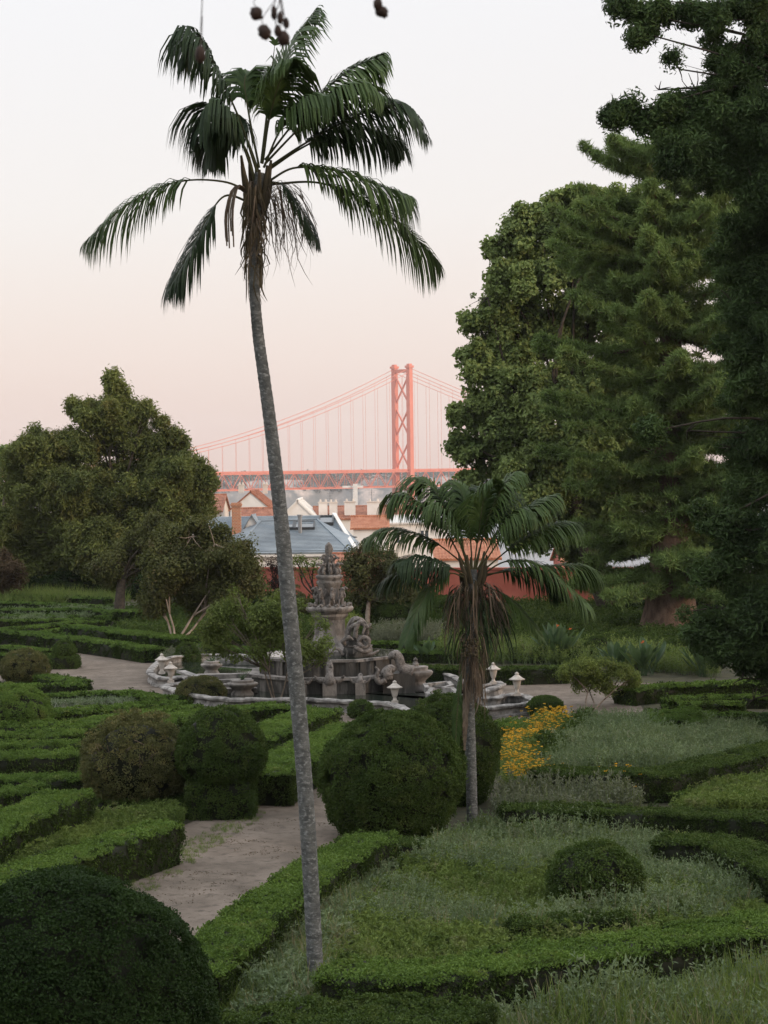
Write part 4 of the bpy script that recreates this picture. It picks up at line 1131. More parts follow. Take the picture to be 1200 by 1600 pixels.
tree('edge_tree','grey green tree cut off by the frame behind the bushy pine', gp(-22,925),
  [(-5,735,36),(20,760,28),(-15,790,46),(12,840,40),(-20,860,44),(14,715,18),(30,800,34),(20,880,34)],148,'plane',TP_PLANE,.4,'twig_dark',dens=14)
tree('russet_shrub','russet leaved shrub at the frame edge below the pine', gp(4,936),
  [(0,880,24),(22,893,18),(5,908,22),(-25,890,25),(30,908,12)],128,'russet',TP_MYRT,.15,'twig',dens=15,cat='shrub')
# crepe myrtles beside the court
tree('spreading_tree','dusky spreading tree on a dark straight trunk beside the hedges', gp(187,978),
  [(185,880,22),(205,862,28),(232,842,28),(247,818,16),(215,890,26),(245,875,28),(180,905,18),(205,912,20),(160,890,12)],108,'myrtle',TP_MYRT,.34,'twig_dark',dens=19,fork=.5,trunk_top=at(190,905,108),gap=.30,sat=4)
tree('pale_stemmed_tree','broad dusky crown on several pale smooth stems left of the fountain', gp(272,1022),
  [(268,850,30),(300,838,30),(335,850,34),(368,878,30),(392,910,22),(332,888,38),(282,882,36),(255,905,26),(305,920,30),(358,920,28),(390,888,18),(245,880,20),(230,925,18),(240,945,12)],92,'myrtle',TP_MYRT,.085,'bark_pale',dens=32,stems=5,fork0=.55,trunk_top=at(285,962,92),stem_spread=.95,gap=.36,shell=.6,twigs=200,sat=4)
tree('shadowed_tree','shaded tree with crooked trunk behind the pale stemmed one', gp(308,965),
  [(340,870,30),(372,890,28),(398,915,18),(350,915,26),(310,900,30)],112,'myrtle',TP_MYRT,.26,'twig_dark',dens=15,stems=3,trunk_top=at(325,920,112),stem_spread=1.2,gap=.3)
tree('purple_shrub','dark purple leaved shrub behind the tall palm trunk', gp(432,962),
  [(426,878,12),(432,895,15),(440,912,13),(424,912,10),(450,885,7)],112,'purple',TP_LIGHT,.08,'twig_dark',dens=16,cat='shrub')
# airy young tree before the fountain
tree('airy_tree','airy light green young tree with crooked stems before the fountain', gp(432,1104),
  [(342,962,22),(375,948,26),(418,952,30),(460,962,26),(345,990,22),(388,985,28),(440,995,30),(485,985,20),(508,1004,16),(328,1004,14),(400,1015,20),(470,1018,22),(420,1035,14),(525,1012,10),(355,1016,14),(370,930,14),(440,938,16),(320,985,16),(365,975,22),(405,970,24),(500,975,18),(450,975,24),(380,1030,14),(500,1022,14)],
  70,'lightgreen',TP_LIGHT,.05,'twig',dens=150,stems=3,trunk_top=at(428,1050,70),stem_spread=.5,gap=.42,gscale=1.9,cl_scale=(.4,1.0),twigs=120,shell=.2)
tree('airy_shrub','airy light green shrub on thin forked stems by the court', gp(922,1114),
  [(886,1050,14),(912,1042,18),(942,1046,20),(972,1052,17),(990,1060,12),(955,1068,17),(905,1064,12),(930,1062,16),(985,1074,9)],
  69,'lightgreen',TP_LIGHT,.045,'twig',dens=210,stems=3,trunk_top=at(928,1085,69),stem_spread=.55,gap=.42,gscale=2.2,cl_scale=(.35,.75),twigs=40,cat='shrub')
# trees behind the fountain
tree('brownish_tree','brownish green tree directly behind the fountain top', gp(576,1000),
  [(556,868,15),(560,885,20),(590,880,28),(615,890,20),(552,905,20),(600,912,26),(572,930,26),(620,925,18),(545,880,10),(575,858,12),(640,935,14)],102,'browngreen',TP_MYRT,.16,'twig',dens=15,trunk_top=at(576,940,102),gap=.3)
tree('sparse_tree','sparse green tree with gaps left of the fountain top', gp(492,985),
  [(476,872,10),(492,880,12),(470,892,8),(500,898,13),(482,912,10),(505,918,12),(520,905,8),(462,875,6),(510,935,12)],106,'lightgreen',TP_LIGHT,.1,'twig_dark',dens=13,trunk_top=at(494,935,106),gap=.36,gscale=1.0)
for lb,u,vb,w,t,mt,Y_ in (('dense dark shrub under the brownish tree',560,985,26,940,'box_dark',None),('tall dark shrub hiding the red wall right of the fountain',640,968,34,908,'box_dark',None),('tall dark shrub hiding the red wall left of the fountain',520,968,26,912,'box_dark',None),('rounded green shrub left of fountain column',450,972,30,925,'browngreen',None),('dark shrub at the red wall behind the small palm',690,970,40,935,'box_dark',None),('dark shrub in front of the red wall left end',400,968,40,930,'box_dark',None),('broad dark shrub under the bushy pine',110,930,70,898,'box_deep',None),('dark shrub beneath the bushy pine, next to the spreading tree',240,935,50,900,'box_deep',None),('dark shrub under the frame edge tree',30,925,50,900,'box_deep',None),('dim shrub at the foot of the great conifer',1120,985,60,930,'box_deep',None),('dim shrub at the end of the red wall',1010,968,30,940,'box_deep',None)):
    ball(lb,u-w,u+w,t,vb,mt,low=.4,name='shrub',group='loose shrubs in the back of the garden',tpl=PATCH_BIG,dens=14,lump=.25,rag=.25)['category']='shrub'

# ================================================================== palms
def frond_mesh(P, n=88, Lmax=.85, width=.044, pet=.22, droop=1.6, spread=1.0, r0=.02, up_bias=.25, seg=4, fwd=.55):
    """P: smooth rachis points; leaflets hang from both sides"""
    mb = MB(); K=len(P); mb.tube(P, np.linspace(r0,.004,K), 6, mat=1)
    T=np.gradient(P,axis=0); T/=np.linalg.norm(T,axis=1,keepdims=True)
    V=[];F=[];k=0
    for side in (-1,1):
        for t in np.linspace(pet,.995,n):
            x=t*(K-1); i=min(int(x),K-2); f=x-i; p=P[i]*(1-f)+P[i+1]*f; tg=T[i]
            N=np.array([0,0,1.0])-tg*tg[2]; nl=np.linalg.norm(N)
            N = N/nl if nl>.15 else np.array([0,-1.0,0])
            S=np.cross(tg,N)*side
            q=(t-pet)/(1-pet)
            prof=np.sin(np.pi*min(1,(.16+q*.84)))**.6 if q>.5 else min(1,.45+q*1.6)
            L=Lmax*max(.28,prof)*rng.uniform(.88,1.08)*(1-.35*q)
            d=S*spread*.75+tg*(fwd+q*.7)+N*up_bias*.3+rng.normal(0,.07,3); d/=np.linalg.norm(d)
            wv=np.cross(d,N); wv/=np.linalg.norm(wv)+1e-9
            pos=p.copy()
            for s in range(seg+1):
                w=width*(.55+.9*(s/seg))*(1-(s/seg)**2.2)+.0015
                V.append(pos-wv*w/2); V.append(pos+wv*w/2)
                pos=pos+d*L/seg
                d=d+np.array([0,0,-droop*(.55+s*.3)/seg*2.2]); d/=np.linalg.norm(d)
                wv=wv-d*(wv@d); wv/=np.linalg.norm(wv)+1e-9
            for s in range(seg): b=k+2*s; F.append((b,b+1,b+3,b+2))
            k+=2*(seg+1)
    return mb.add(V,F,0)
def palm(label, base, trunk_px, Y, trunk_w, fronds, leaf, Lmax, dead, lean_dy=0.0, ringstep=.11, group='kentia palms'):
    o = thing('palm_tree', label, 'palm', base, group)
    P = spline([base-np.array([0,0,.15])]+[at(u,v,Y) for u,v in trunk_px], 420)
    L = np.r_[0,np.cumsum(np.linalg.norm(np.diff(P,axis=0),axis=1))]
    R = np.interp(L/L[-1],[0,.04,.5,.85,1],[trunk_w[0]*1.25,trunk_w[0],trunk_w[1],trunk_w[2],trunk_w[2]*.9])/2
    R = R*(1+.07*((L/ringstep)%1.0)-.015*rng.random(len(L)))
    tr=MB(); tr.tube(P,R,18); tr.build('trunk', MATS['palm_bark'], o, smooth=True)
    for fr in fronds:
        px, dys = fr[0], fr[1]; kw = fr[2] if len(fr)>2 else {}
        pts=[at(u,v,Y+dy) for (u,v),dy in zip(px,np.linspace(0,1,len(px))**1.2*dys)]
        lm = kw.pop('leaf',leaf); lx=kw.pop('Lm',1.0)
        frond_mesh(spline(pts,36),Lmax=Lmax*lx,**kw).build('frond',[MATS[lm],MATS['rachis' if lm!='palm_dead' else 'palm_dead']],o)
    dead(o)
    return o
def dead_skirt(o, Y, cx, items, n_strip, box, w=.02, Lr=(.4,.9), mat='palm_dead', nm='dead_leaves'):
    m=MB(); n=n_strip
    u=rng.uniform(box[0],box[1],n); v=box[2]+(box[3]-box[2])*rng.random(n)**1.3
    tot=[]
    for a,b in zip(u,v):
        s=at(cx+(a-cx)*.45,b,Y+rng.uniform(-.22,.22)); e_=at(a,b,Y+rng.uniform(-.35,.35)); L=rng.uniform(*Lr)
        pts=spline([s,(s+e_)/2+np.array([0,0,.08]),e_,e_+np.array([(a-cx)*mpp(Y)*.25+rng.normal(0,.05),rng.normal(0,.05),-L*.6]),e_+np.array([rng.normal((a-cx)*mpp(Y)*.3,.08),rng.normal(0,.08),-L])],9)
        sd=rand_dirs(1)[0]; sd[2]=0; sd/=np.linalg.norm(sd)+1e-9
        wd=w*rng.uniform(.5,1.4)*np.array([.5,.7,.9,1,1,.9,.8,.6,.15])
        V=np.stack([pts-sd*wd[:,None]/2,pts+sd*wd[:,None]/2],1).reshape(-1,3)
        m.add(V,[(2*i,2*i+1,2*i+3,2*i+2) for i in range(8)])
    return m.build(nm, MATS[mat], o)

def tall_palm():
    Y=31.6; base=at(494,1552,Y); base[2]=0.0
    D='palm_dark'
    fr=[([(398,306),(350,284),(275,285),(197,322),(133,378)],-.3,dict(pet=.42,droop=2.6,n=60,Lm=1.15)),
        ([(394,318),(352,306),(322,345),(292,402),(264,452)],-.5,dict(pet=.35,droop=1.8,Lm=1.0,leaf=D)),
        ([(402,270),(374,186),(342,118),(316,70),(300,62),(302,92)],-.2,dict(pet=.28,droop=2.4,leaf=D)),
        ([(405,262),(390,185),(382,130),(390,116),(402,150)],.5,dict(pet=.35,droop=2.2,Lm=.7)),
        ([(400,288),(378,224),(350,178),(328,172),(312,208)],-.6,dict(pet=.3,droop=2.4,leaf=D)),
        ([(398,280),(385,235),(362,205),(340,215),(328,255)],-.3,dict(pet=.3,droop=2.4,leaf=D,Lm=.8)),
        ([(409,255),(418,170),(430,64)],.1,dict(pet=.97,n=3,droop=.4,Lm=.2,r0=.03)),
        ([(411,250),(424,165),(448,85),(492,16)],.3,dict(pet=.30,droop=1.3,Lm=.95)),
        ([(414,250),(470,180),(535,118),(596,84)],.2,dict(pet=.26,droop=1.8,Lm=1.05)),
        ([(416,264),(480,222),(560,180),(617,166),(668,212)],-.2,dict(pet=.24,droop=2.1,Lm=1.05,leaf=D)),
        ([(416,268),(470,232),(530,205),(590,205),(630,235)],1.1,dict(pet=.3,droop=2.2,leaf=D)),
        ([(418,284),(462,262),(530,268),(592,290),(640,306)],-.5,dict(pet=.26,droop=2.2,Lm=1.2)),
        ([(420,288),(500,286),(580,318),(642,366),(686,414)],.4,dict(pet=.28,droop=2.3,Lm=1.2)),
        ([(408,290),(440,288),(472,330),(498,386)],-.3,dict(pet=.3,droop=1.8,Lm=.55,n=60,width=.028,leaf=D)),
        ([(412,262),(440,200),(480,160),(520,150)],-.5,dict(pet=.3,droop=2.2,Lm=.9)),]
    fr+=[([(414,256),(460,208),(510,160),(560,135),(600,150)],-.7,dict(pet=.28,droop=2.0)),
         ([(404,268),(385,215),(365,185),(345,195),(335,240)],.6,dict(pet=.3,droop=2.2,leaf=D)),
         ([(410,256),(420,190),(436,130),(455,95)],-.5,dict(pet=.35,droop=2.0,Lm=.8)),]
    def dead(o):
        dead_skirt(o,Y,402,None,150,(384,470,290,350),.016,(.35,1.0))
        dead_skirt(o,Y,400,None,110,(384,412,300,420),.03,(.3,.7),'palm_dry')
        m=MB()                                     # old leaf bases wrapped round the crown shaft
        for k in range(16):
            a=rng.random()*6.28; p=at(401,rng.uniform(300,345),Y)+np.array([np.cos(a)*.11,np.sin(a)*.11,0]); q=p+np.array([np.cos(a)*.12,np.sin(a)*.12,rng.uniform(.35,.6)])
            m.tube(spline([p,(p+q)/2+np.array([np.cos(a),np.sin(a),0])*.02,q],5),[.05,.045,.04,.03,.02],6,squash=.5)
        m.build('leaf_base', MATS['palm_dry'], o)
        m=MB()                                     # drooping fruit stalks
        for k in range(9):
            a=rng.uniform(2.6,4.4); p=at(398,315,Y); e_=p+np.array([np.cos(a)*.45,np.sin(a)*.45,-.15]); m.tube(spline([p,p+np.array([np.cos(a)*.3,np.sin(a)*.3,.22]),e_,e_+np.array([0,0,-rng.uniform(.2,.6)])],10),.012,5)
        m.build('flower_stalk', MATS['twig'], o)
    palm('very tall slender palm with a bare grey trunk crossing the whole picture', base,
         [(492,1500),(487,1400),(478,1250),(466,1100),(452,950),(440,820),(427,700),(414,600),(403,520),(397,440),(398,380),(402,310),(406,270)],
         Y,(24.5*mpp(Y),24*mpp(Y),16.5*mpp(Y)),fr,'palm_leaf',1.35,dead)
tall_palm()
def small_palm():
    Y=46.4; base=gp(737,1284); base[1]=Y; base[2]=0
    D='palm_dark'
    fr=[([(733,890),(706,815),(680,768),(662,752),(652,760)],.5,dict(droop=1.8)),
        ([(728,886),(690,820),(650,785),(628,776),(612,792)],-.3,dict(droop=2.0)),
        ([(726,882),(672,843),(613,827),(572,840)],.2,dict(droop=1.9)),
        ([(730,895),(695,888),(632,893),(586,916)],.6,dict(droop=2.0,leaf=D)),
        ([(732,906),(702,896),(670,922),(644,972),(632,1006)],-1.0,dict(droop=1.7,Lm=.8,up_bias=.1)),
        ([(738,890),(733,820),(722,772),(708,752)],.3,dict(droop=1.7,Lm=.8)),
        ([(744,890),(759,819),(786,760),(802,742)],.1,dict(droop=1.5)),
        ([(750,890),(791,830),(831,790),(868,772)],.3,dict(droop=1.8)),
        ([(752,894),(809,848),(863,820),(902,816)],.4,dict(droop=2.0)),
        ([(750,900),(792,877),(845,884),(900,928),(916,950)],-.7,dict(droop=1.9)),
        ([(756,898),(845,886),(905,884),(918,902)],.7,dict(droop=2.0)),
        ([(756,914),(792,932),(824,965),(852,1004)],-.5,dict(droop=1.2,Lm=.5)),
        ([(730,890),(714,805),(705,772),(700,775)],.9,dict(droop=1.9,leaf=D)),
        ([(742,886),(764,800),(765,770),(772,765)],.9,dict(droop=1.7,leaf=D)),
        ([(736,890),(712,832),(686,796),(668,796)],-.4,dict(droop=1.9)),
        ([(746,890),(775,836),(806,802),(832,800)],-.4,dict(droop=1.9)),
        ([(740,892),(748,830),(756,780),(768,752)],-.3,dict(droop=1.9)),
        ([(728,900),(690,880),(650,870),(620,880)],-.9,dict(droop=2.0,leaf=D)),
        ([(752,902),(800,890),(850,900),(880,930)],.9,dict(droop=2.0,leaf=D)),
        ([(734,1040),(722,1052),(716,1095),(712,1160),(714,1190)],-.25,dict(pet=.2,droop=2.4,Lm=.28,n=50)),
        ([(738,1040),(733,1060),(728,1100),(726,1170)],-.35,dict(pet=.15,droop=2.6,Lm=.24,n=50,leaf='palm_dead')),]
    def dead(o):
        dead_skirt(o,Y,739,None,220,(703,784,915,955),.028,(.5,1.15))
        dead_skirt(o,Y,739,None,160,(702,790,925,1000),.03,(.5,.9),'palm_dark','old_leaves')
        dead_skirt(o,Y,738,None,160,(720,756,990,1060),.03,(.5,1.1))
        m=MB()
        for k in range(60):
            p=at(rng.uniform(720,745),rng.uniform(995,1025),Y)+np.array([0,-.38+rng.normal(0,.05),0]); m.blob(p,.03,n=4)
        m.build('fruit_bunch', MATS['palm_dry'], o)
        m=MB()
        for k in range(22):
            a=rng.random()*6.28; p=at(739,rng.uniform(905,950),Y)+np.array([np.cos(a)*.12,np.sin(a)*.12,0]); q=p+np.array([np.cos(a)*.2,np.sin(a)*.2,rng.uniform(.4,.7)])
            m.tube(spline([p,(p+q)/2+np.array([np.cos(a),np.sin(a),0])*.03,q],5),[.06,.05,.045,.035,.02],6,squash=.5)
        m.build('leaf_base', MATS['palm_dry'], o)
    palm('shorter palm with full green crown and brown dead leaf skirt beside the ball bushes', base,
         [(737,1240),(735,1160),(733,1080),(735,1000),(738,940),(739,890)],Y,(17*mpp(Y),16*mpp(Y),14*mpp(Y)),fr,'palm_leaf',1.35,dead)
small_palm()

# bird-of-paradise plants behind the court
def strelitzia(label, u, v, n, R, flowers=2):
    b = gp(u,v); o = thing('strelitzia_plant', label, 'plant', b, 'bird of paradise plants')
    src={}
    for i in range(n):
        a=rng.random()*6.28; lean=rng.uniform(.15,.75); L=R*rng.uniform(.75,1.15)
        kind=i%4
        if kind not in src:
            m=MB(); pts=spline([(0,0,0),(0,0,.55),(.04*kind,0,1.0)],9); wd=np.array([.012,.012,.012,.014,.07,.10,.10,.07,.01])
            V=np.stack([pts-np.c_[0*wd,wd,0*wd],pts+np.c_[wd*.35,0*wd,0*wd],pts+np.c_[0*wd,wd,0*wd]],1).reshape(-1,3)
            m.add(V,[f for i_ in range(8) for f in ((3*i_,3*i_+1,3*i_+4,3*i_+3),(3*i_+1,3*i_+2,3*i_+5,3*i_+4))])
            lf=m.build('leaf', MATS['strelitzia'], o, origin=(0,0,0)); src[kind]=lf
        else: lf=src[kind].copy(); COL.objects.link(lf); lf.parent=o
        lf.rotation_euler=(0,lean,a); lf.scale=(L,L,L); lf.location=(rng.normal(0,.12),rng.normal(0,.12),0)
    for k in range(flowers):
        m=MB(); p=b+np.array([rng.uniform(-.5,.5),-.3,R*rng.uniform(.85,1.05)]); m.tube([b,(b+p)/2+np.array([0,0,.1]),p],.015,5)
        V,F,_=leaves(np.tile(p,(6,1)),rand_dirs(6,.8),.12,.045); m.add(V,F,1)
        m.build('flower',[MATS['strelitzia'],MATS['red_petal']],o)
strelitzia('spiky bird of paradise clump with red flowers below the plane tree',872,1036,34,1.5,2)
strelitzia('spiky broad leaved clump right of the court hedge',1010,1056,34,1.4,1)
strelitzia('spiky clump behind the airy shrub',965,1052,22,1.2,0)
strelitzia('fan of spiky leaves right of the fountain behind the basin',662,1036,22,1.0,0)
strelitzia('spiky leaves at the frame side before the dark conifer',1100,1058,24,1.3,0)
# ================================================================== the stone fountain
FY = 75.0; FC = np.array([at(517,1080,FY)[0], FY, 0.0])
def closed_spline(P, m):
    P=np.asarray(P,float); n=len(P); out=[]
    for t in np.linspace(0,n,m,endpoint=False):
        i=int(t); f=t-i; p0,p1,p2,p3=P[(i-1)%n],P[i%n],P[(i+1)%n],P[(i+2)%n]
        out.append(0.5*((2*p1)+(-p0+p2)*f+(2*p0-5*p1+4*p2-p3)*f*f+(-p0+3*p1-3*p2+p3)*f**3))
    return np.array(out)
def fountain():
    o = thing('fountain','ornate old stone fountain with scrolled basin, sculptures and column','fountain',FC)
    zr=.40
    rim_px=[(262,1028),(330,1022),(420,1026),(520,1030),(600,1036),(650,1045),(700,1053),(726,1066),(748,1072),(778,1066),(782,1070),(756,1078),(748,1086),(770,1090),(800,1084),(826,1088),(832,1096),
            (800,1100),(740,1106),(680,1109),(640,1107),(610,1098),(575,1096),(500,1092),(420,1091),(350,1090),(300,1083),(270,1075),(258,1071),(282,1066),(300,1062),(286,1056),(262,1058),(243,1055),(236,1046)]
    C=np.array([gp(u,v,zr)[:2] for u,v in rim_px])
    C=closed_spline(C,190); m=len(C)
    T=np.roll(C,-1,0)-np.roll(C,1,0); T/=np.linalg.norm(T,axis=1,keepdims=True); S=np.stack([-T[:,1],T[:,0]],1)
    if np.sum(C[:,0]*np.roll(C[:,1],-1)-C[:,1]*np.roll(C[:,0],-1))>0: S=-S      # S points outwards
    prof=[(.12,0),(.12,.08),(.07,.11),(.06,.25),(.11,.28),(.16,.31),(.17,.37),(.13,.41),(.03,.425),(-.10,.41),(-.14,.37),(-.10,.31),(-.07,.28),(-.07,.02)]
    k=len(prof); step=7
    for s0 in range(0,m,step):                            # the rim is laid block by block
        idx=[i%m for i in range(s0,min(s0+step,m)+1)]; q=len(idx); dz=rng.uniform(-.012,.012); sc_=rng.uniform(.94,1.05)
        Pc=C[idx].copy(); Pc[0]=Pc[0]*.95+Pc[1]*.05; Pc[-1]=Pc[-1]*.95+Pc[-2]*.05
        V=np.array([(*(Pc[i]+S[idx[i]]*a_*sc_),z_+(dz if z_>.2 else 0)) for i in range(q) for a_,z_ in prof])
        V+=((vnoise(V,5.0)-.5)*.05+(vnoise(V,14.0)-.5)*.03)[:,None]
        F=[(i*k+j,i*k+j+1,(i+1)*k+j+1,(i+1)*k+j) for i in range(q-1) for j in range(k-1)]+[tuple(range(k-1,-1,-1)),tuple((q-1)*k+j for j in range(k))]
        MB().add(V,F).build('rim_stone',MATS['stone_white'],o)
    W=np.c_[C-S*.06,np.full(m,.15)]; ctr=np.r_[C.mean(0),.15]
    MB().add(np.vstack([W,ctr]),[(i,(i+1)%m,m) for i in range(m)]).build('pool_water',MATS['pool'],o)
    def octo(mb,R,z0,z1,mat=0,n=8,ph=np.pi/8,flare=0):
        mb.lathe([(R+flare,z0),(R,z0+.05),(R,z1)],FC,n,mat)
    def oct_ring(R,n=8): return [(FC[0]+R*np.cos(a),FC[1]+R*np.sin(a)) for a in np.arange(n)*2*np.pi/n+np.pi/8]
    def prism(R,z0,z1,n=8):
        mb=MB(); r=oct_ring(R,n); V=[(*p,z0) for p in r]+[(*p,z1) for p in r]
        return mb.add(V,[(i,(i+1)%n,(i+1)%n+n,i+n) for i in range(n)]+[tuple(range(n-1,-1,-1)),tuple(range(n,2*n))])
    # stepped octagonal platform
    prism(3.0,0,.62).build('lower_platform',MATS['stone_dark'],o)
    MBl=prism(3.1,.623,.72); MBl.build('platform_moulding',MATS['stone'],o)
    prism(2.62,.722,1.22).build('upper_platform',MATS['stone_dark'],o)
    prism(2.72,1.223,1.31).build('platform_moulding',MATS['stone'],o)
    prism(2.5,1.315,1.33).build('upper_water',MATS['pool'],o)
    r=oct_ring(2.66)
    for i in range(8):                                   # pilaster panels on each face
        a=np.array(r[i]); b=np.array(r[(i+1)%8])
        for f in (.12,.5,.88):
            c=a+(b-a)*f; n_=(c-FC[:2])/np.linalg.norm(c-FC[:2]); q=c-n_*.02
            t=(b-a)/np.linalg.norm(b-a)
            MB().beam((*(q-t*.17),.97),(*(q+t*.17),.97),.12,.50).build('pilaster',MATS['stone_dark'],o)
    # pedestal
    pd=MB(); pd.lathe([(1.05,1.3),(1.05,1.45),(.85,1.55),(.66,1.75),(.56,2.0),(.54,2.55),(.60,2.62),(.66,2.68),(.66,2.76),(.72,2.82)],FC,16)
    pd.build('pedestal',MATS['stone'],o,smooth=False)
    # scalloped bowl
    bw=MB(); bw.lathe([(.55,2.74),(.70,2.80),(.80,2.88),(.83,2.95),(.80,3.02),(.70,3.04),(.45,3.06)],FC,56,wob=lambda a,z:1+.045*np.abs(np.sin(a*14)))
    bw.build('scalloped_bowl',MATS['stone'],o,smooth=True)
    dr=MB(); dr.lathe([(.36,3.04),(.33,3.3),(.34,3.6),(.40,3.75),(.46,3.86),(.47,3.93),(.40,3.97),(.48,4.05),(.50,4.12),(.42,4.16),(.2,4.18)],FC,24); dr.build('drum',MATS['stone'],o,smooth=True)
    # sea horses and birds standing round the drum
    for k in range(8):
        a=2*np.pi*k/8+.2; d=np.array([np.cos(a),np.sin(a),0]); s=np.array([-d[1],d[0],0]); b=FC+d*.47+np.array([0,0,3.04]); m_=MB()
        for sg in (-1,1): m_.tube(spline([b+s*sg*.07,b+s*sg*.08+np.array([0,0,.15]),b+np.array([0,0,.3])],6),[.03,.03,.035,.045,.05,.05],6)
        m_.tube(spline([b-d*.05+np.array([0,0,.26]),b+d*.06+np.array([0,0,.34]),b+d*.03+np.array([0,0,.52]),b+d*.10+np.array([0,0,.64]),b+d*.20+np.array([0,0,.58])],10),[.05,.08,.085,.08,.065,.055,.05,.055,.045,.02],7)
        m_.tube(spline([b+np.array([0,0,.3]),b-d*.05+s*.12+np.array([0,0,.5]),b+s*.14+np.array([0,0,.66])],6),[.05,.06,.05,.04,.03,.01],6,squash=.4)
        m_.build('beast_figure',MATS['stone_sculpt'],o,smooth=True)
    for k in range(16):
        a=2*np.pi*k/16; d=np.array([np.cos(a),np.sin(a),0]); p=FC+d*.72+np.array([0,0,3.07])
        m_=MB(); m_.blob(p,(.09,.09,.06),n=6,noise=.1); m_.blob(p+d*.05+np.array([0,0,.04]),.045,n=5); m_.build('shell_ornament',MATS['stone_sculpt'],o,smooth=True)
    # cluster of rearing fish and spouts at the top
    for ring,(rr,z0,h,nn) in enumerate(((.30,4.14,.42,9),(.17,4.16,.62,7))):
        for k in range(nn):
            a=2*np.pi*k/nn+ring*.3; d=np.array([np.cos(a),np.sin(a),0]); b=FC+d*rr+np.array([0,0,z0])
            P=spline([b,b+d*.09+np.array([0,0,h*.35]),b-d*.02+np.array([0,0,h*.7]),b+d*.12+np.array([0,0,h]),b+d*.22+np.array([0,0,h*.9])],12)
            MB().tube(P,[.05,.06,.065,.06,.055,.05,.045,.04,.038,.036,.03,.012],7).build('fish_spout',MATS['stone_sculpt'],o,smooth=True)
    fn=MB(); fn.lathe([(.16,4.15),(.13,4.5),(.10,4.7),(.13,4.78),(.09,4.85),(.13,4.95),(.15,5.08),(.12,5.22),(.05,5.30),(.01,5.34)],FC,14,wob=lambda a,z:1+.08*np.sin(a*5+z*20)); fn.build('finial',MATS['stone_sculpt'],o,smooth=True)
    for k in range(4):
        a=np.pi/2*k+.5; d=np.array([np.cos(a),np.sin(a),0]); b=FC+np.array([0,0,4.75]); MB().tube(spline([b,b+d*.2+np.array([0,0,.12]),b+d*.32+np.array([0,0,.02])],8),[.05,.045,.045,.04,.04,.035,.03,.015],6).build('fish_spout',MATS['stone_sculpt'],o,smooth=True)
    # knot of snakes on a rock, right of the pedestal
    kp=at(559,1035,FY-1.1); kb=np.array([kp[0],FY-1.1,1.31])
    rk=MB()
    rk.lathe([(.55,0),(.5,.3),(.36,.45),(.30,.62),(.12,.75)],kb,12,wob=lambda a,z:1+.15*np.sin(a*3+z*9)); rk.build('rock',MATS['stone_dark'],o,smooth=True)
    def K(u,v,dy=0): return at(u,v,FY-1.15+dy)
    snakes=[[K(556,1018),K(572,1012,-.2),K(576,1000,-.3),K(566,996,-.3),K(560,1004,-.25),K(570,1012,-.35),K(578,1005,-.2)],
            [K(568,1016,-.2),K(558,1004,-.2),K(556,985,-.3),K(562,972,-.3),K(570,978,-.3),K(566,992,-.35)],
            [K(552,1010),K(545,995,-.1),K(548,982,-.2),K(556,976,-.3),K(566,974,-.2),K(575,980,-.2),K(580,974,-.2)],
            [K(560,1015,.1),K(570,996,.1),K(573,984,-.1),K(566,970,-.2),K(556,968,-.2),K(550,974,-.2)],
            [K(545,1010,.1),K(542,992,.1),K(548,972,.1),K(557,966,0),K(566,968,.1)],
            [K(548,1014,-.1),K(556,1012,-.4),K(566,1018,-.4),K(576,1016,-.3),K(580,1008,-.2)],
            [K(540,1008,-.1),K(536,1002,-.2),K(544,996,-.3),K(552,1000,-.35)]]
    for P in snakes:
        MB().tube(spline(P,30),np.r_[np.linspace(.05,.085,8),np.full(14,.085),np.linspace(.08,.03,8)],8).build('snake',MATS['stone_sculpt'],o,smooth=True)
    for P,r_ in (([K(560,1022,-.3),K(580,1022,-.3),K(592,1016,-.3)],.10),([K(536,1024,-.2),K(528,1014,-.2),K(520,1016,-.2)],.08)):
        MB().tube(spline(P,10),np.linspace(r_,r_*.3,10),7).build('fish_tail',MATS['stone_sculpt'],o,smooth=True)
    MB().lathe([(.50,1.31),(.48,1.62),(.55,1.7)],kb*np.array([1,1,0])+np.array([0,-.0,0]),10).build('rock_plinth',MATS['stone'],o)
    # dolphins leaning on the platform steps
    def dolphin(u,vb,vt,flip,Yd,lean=.0,s=1.0):
        b=at(u,vb,Yd); t=at(u+lean,vt,Yd+.25); h=t[2]-b[2]; m_=MB()
        P=spline([b+np.array([0,-.05,0]),b+np.array([0,-.12,h*.22]),(b+t)/2+np.array([0,-.02,0]),t],14)
        m_.tube(P,np.array([.10,.19,.23,.22,.19,.165,.15,.14,.14,.14,.14,.13,.10,.04])*s,10)
        m_.build('dolphin',MATS['stone_sculpt'],o,smooth=True)
        for sg in (-1,1):
            f=MB(); q=b+np.array([sg*.14*s,-.08,h*.15]); f.tube(spline([q,q+np.array([sg*.22*s,0,-.02]),q+np.array([sg*.38*s,0,.17])],8),np.array([.10,.10,.09,.085,.07,.06,.045,.015])*s,7,squash=.55); f.build('dolphin_fin',MATS['stone_sculpt'],o,smooth=True)
        MB().box((b[0]-.24*s,b[1]-.25,.0),(b[0]+.24*s,b[1]+.2,b[2]+.02)).build('dolphin_plinth',MATS['stone'],o)
    dolphin(515,1068,1031,1,72.0)
    dolphin(563,1067,1052,1,72.0,s=.72)
    dolphin(470,1068,1052,1,72.0,s=.8)
    # big serpent with S tail on the right end
    def Q(u,v,Yq=72.4): return at(u,v,Yq)
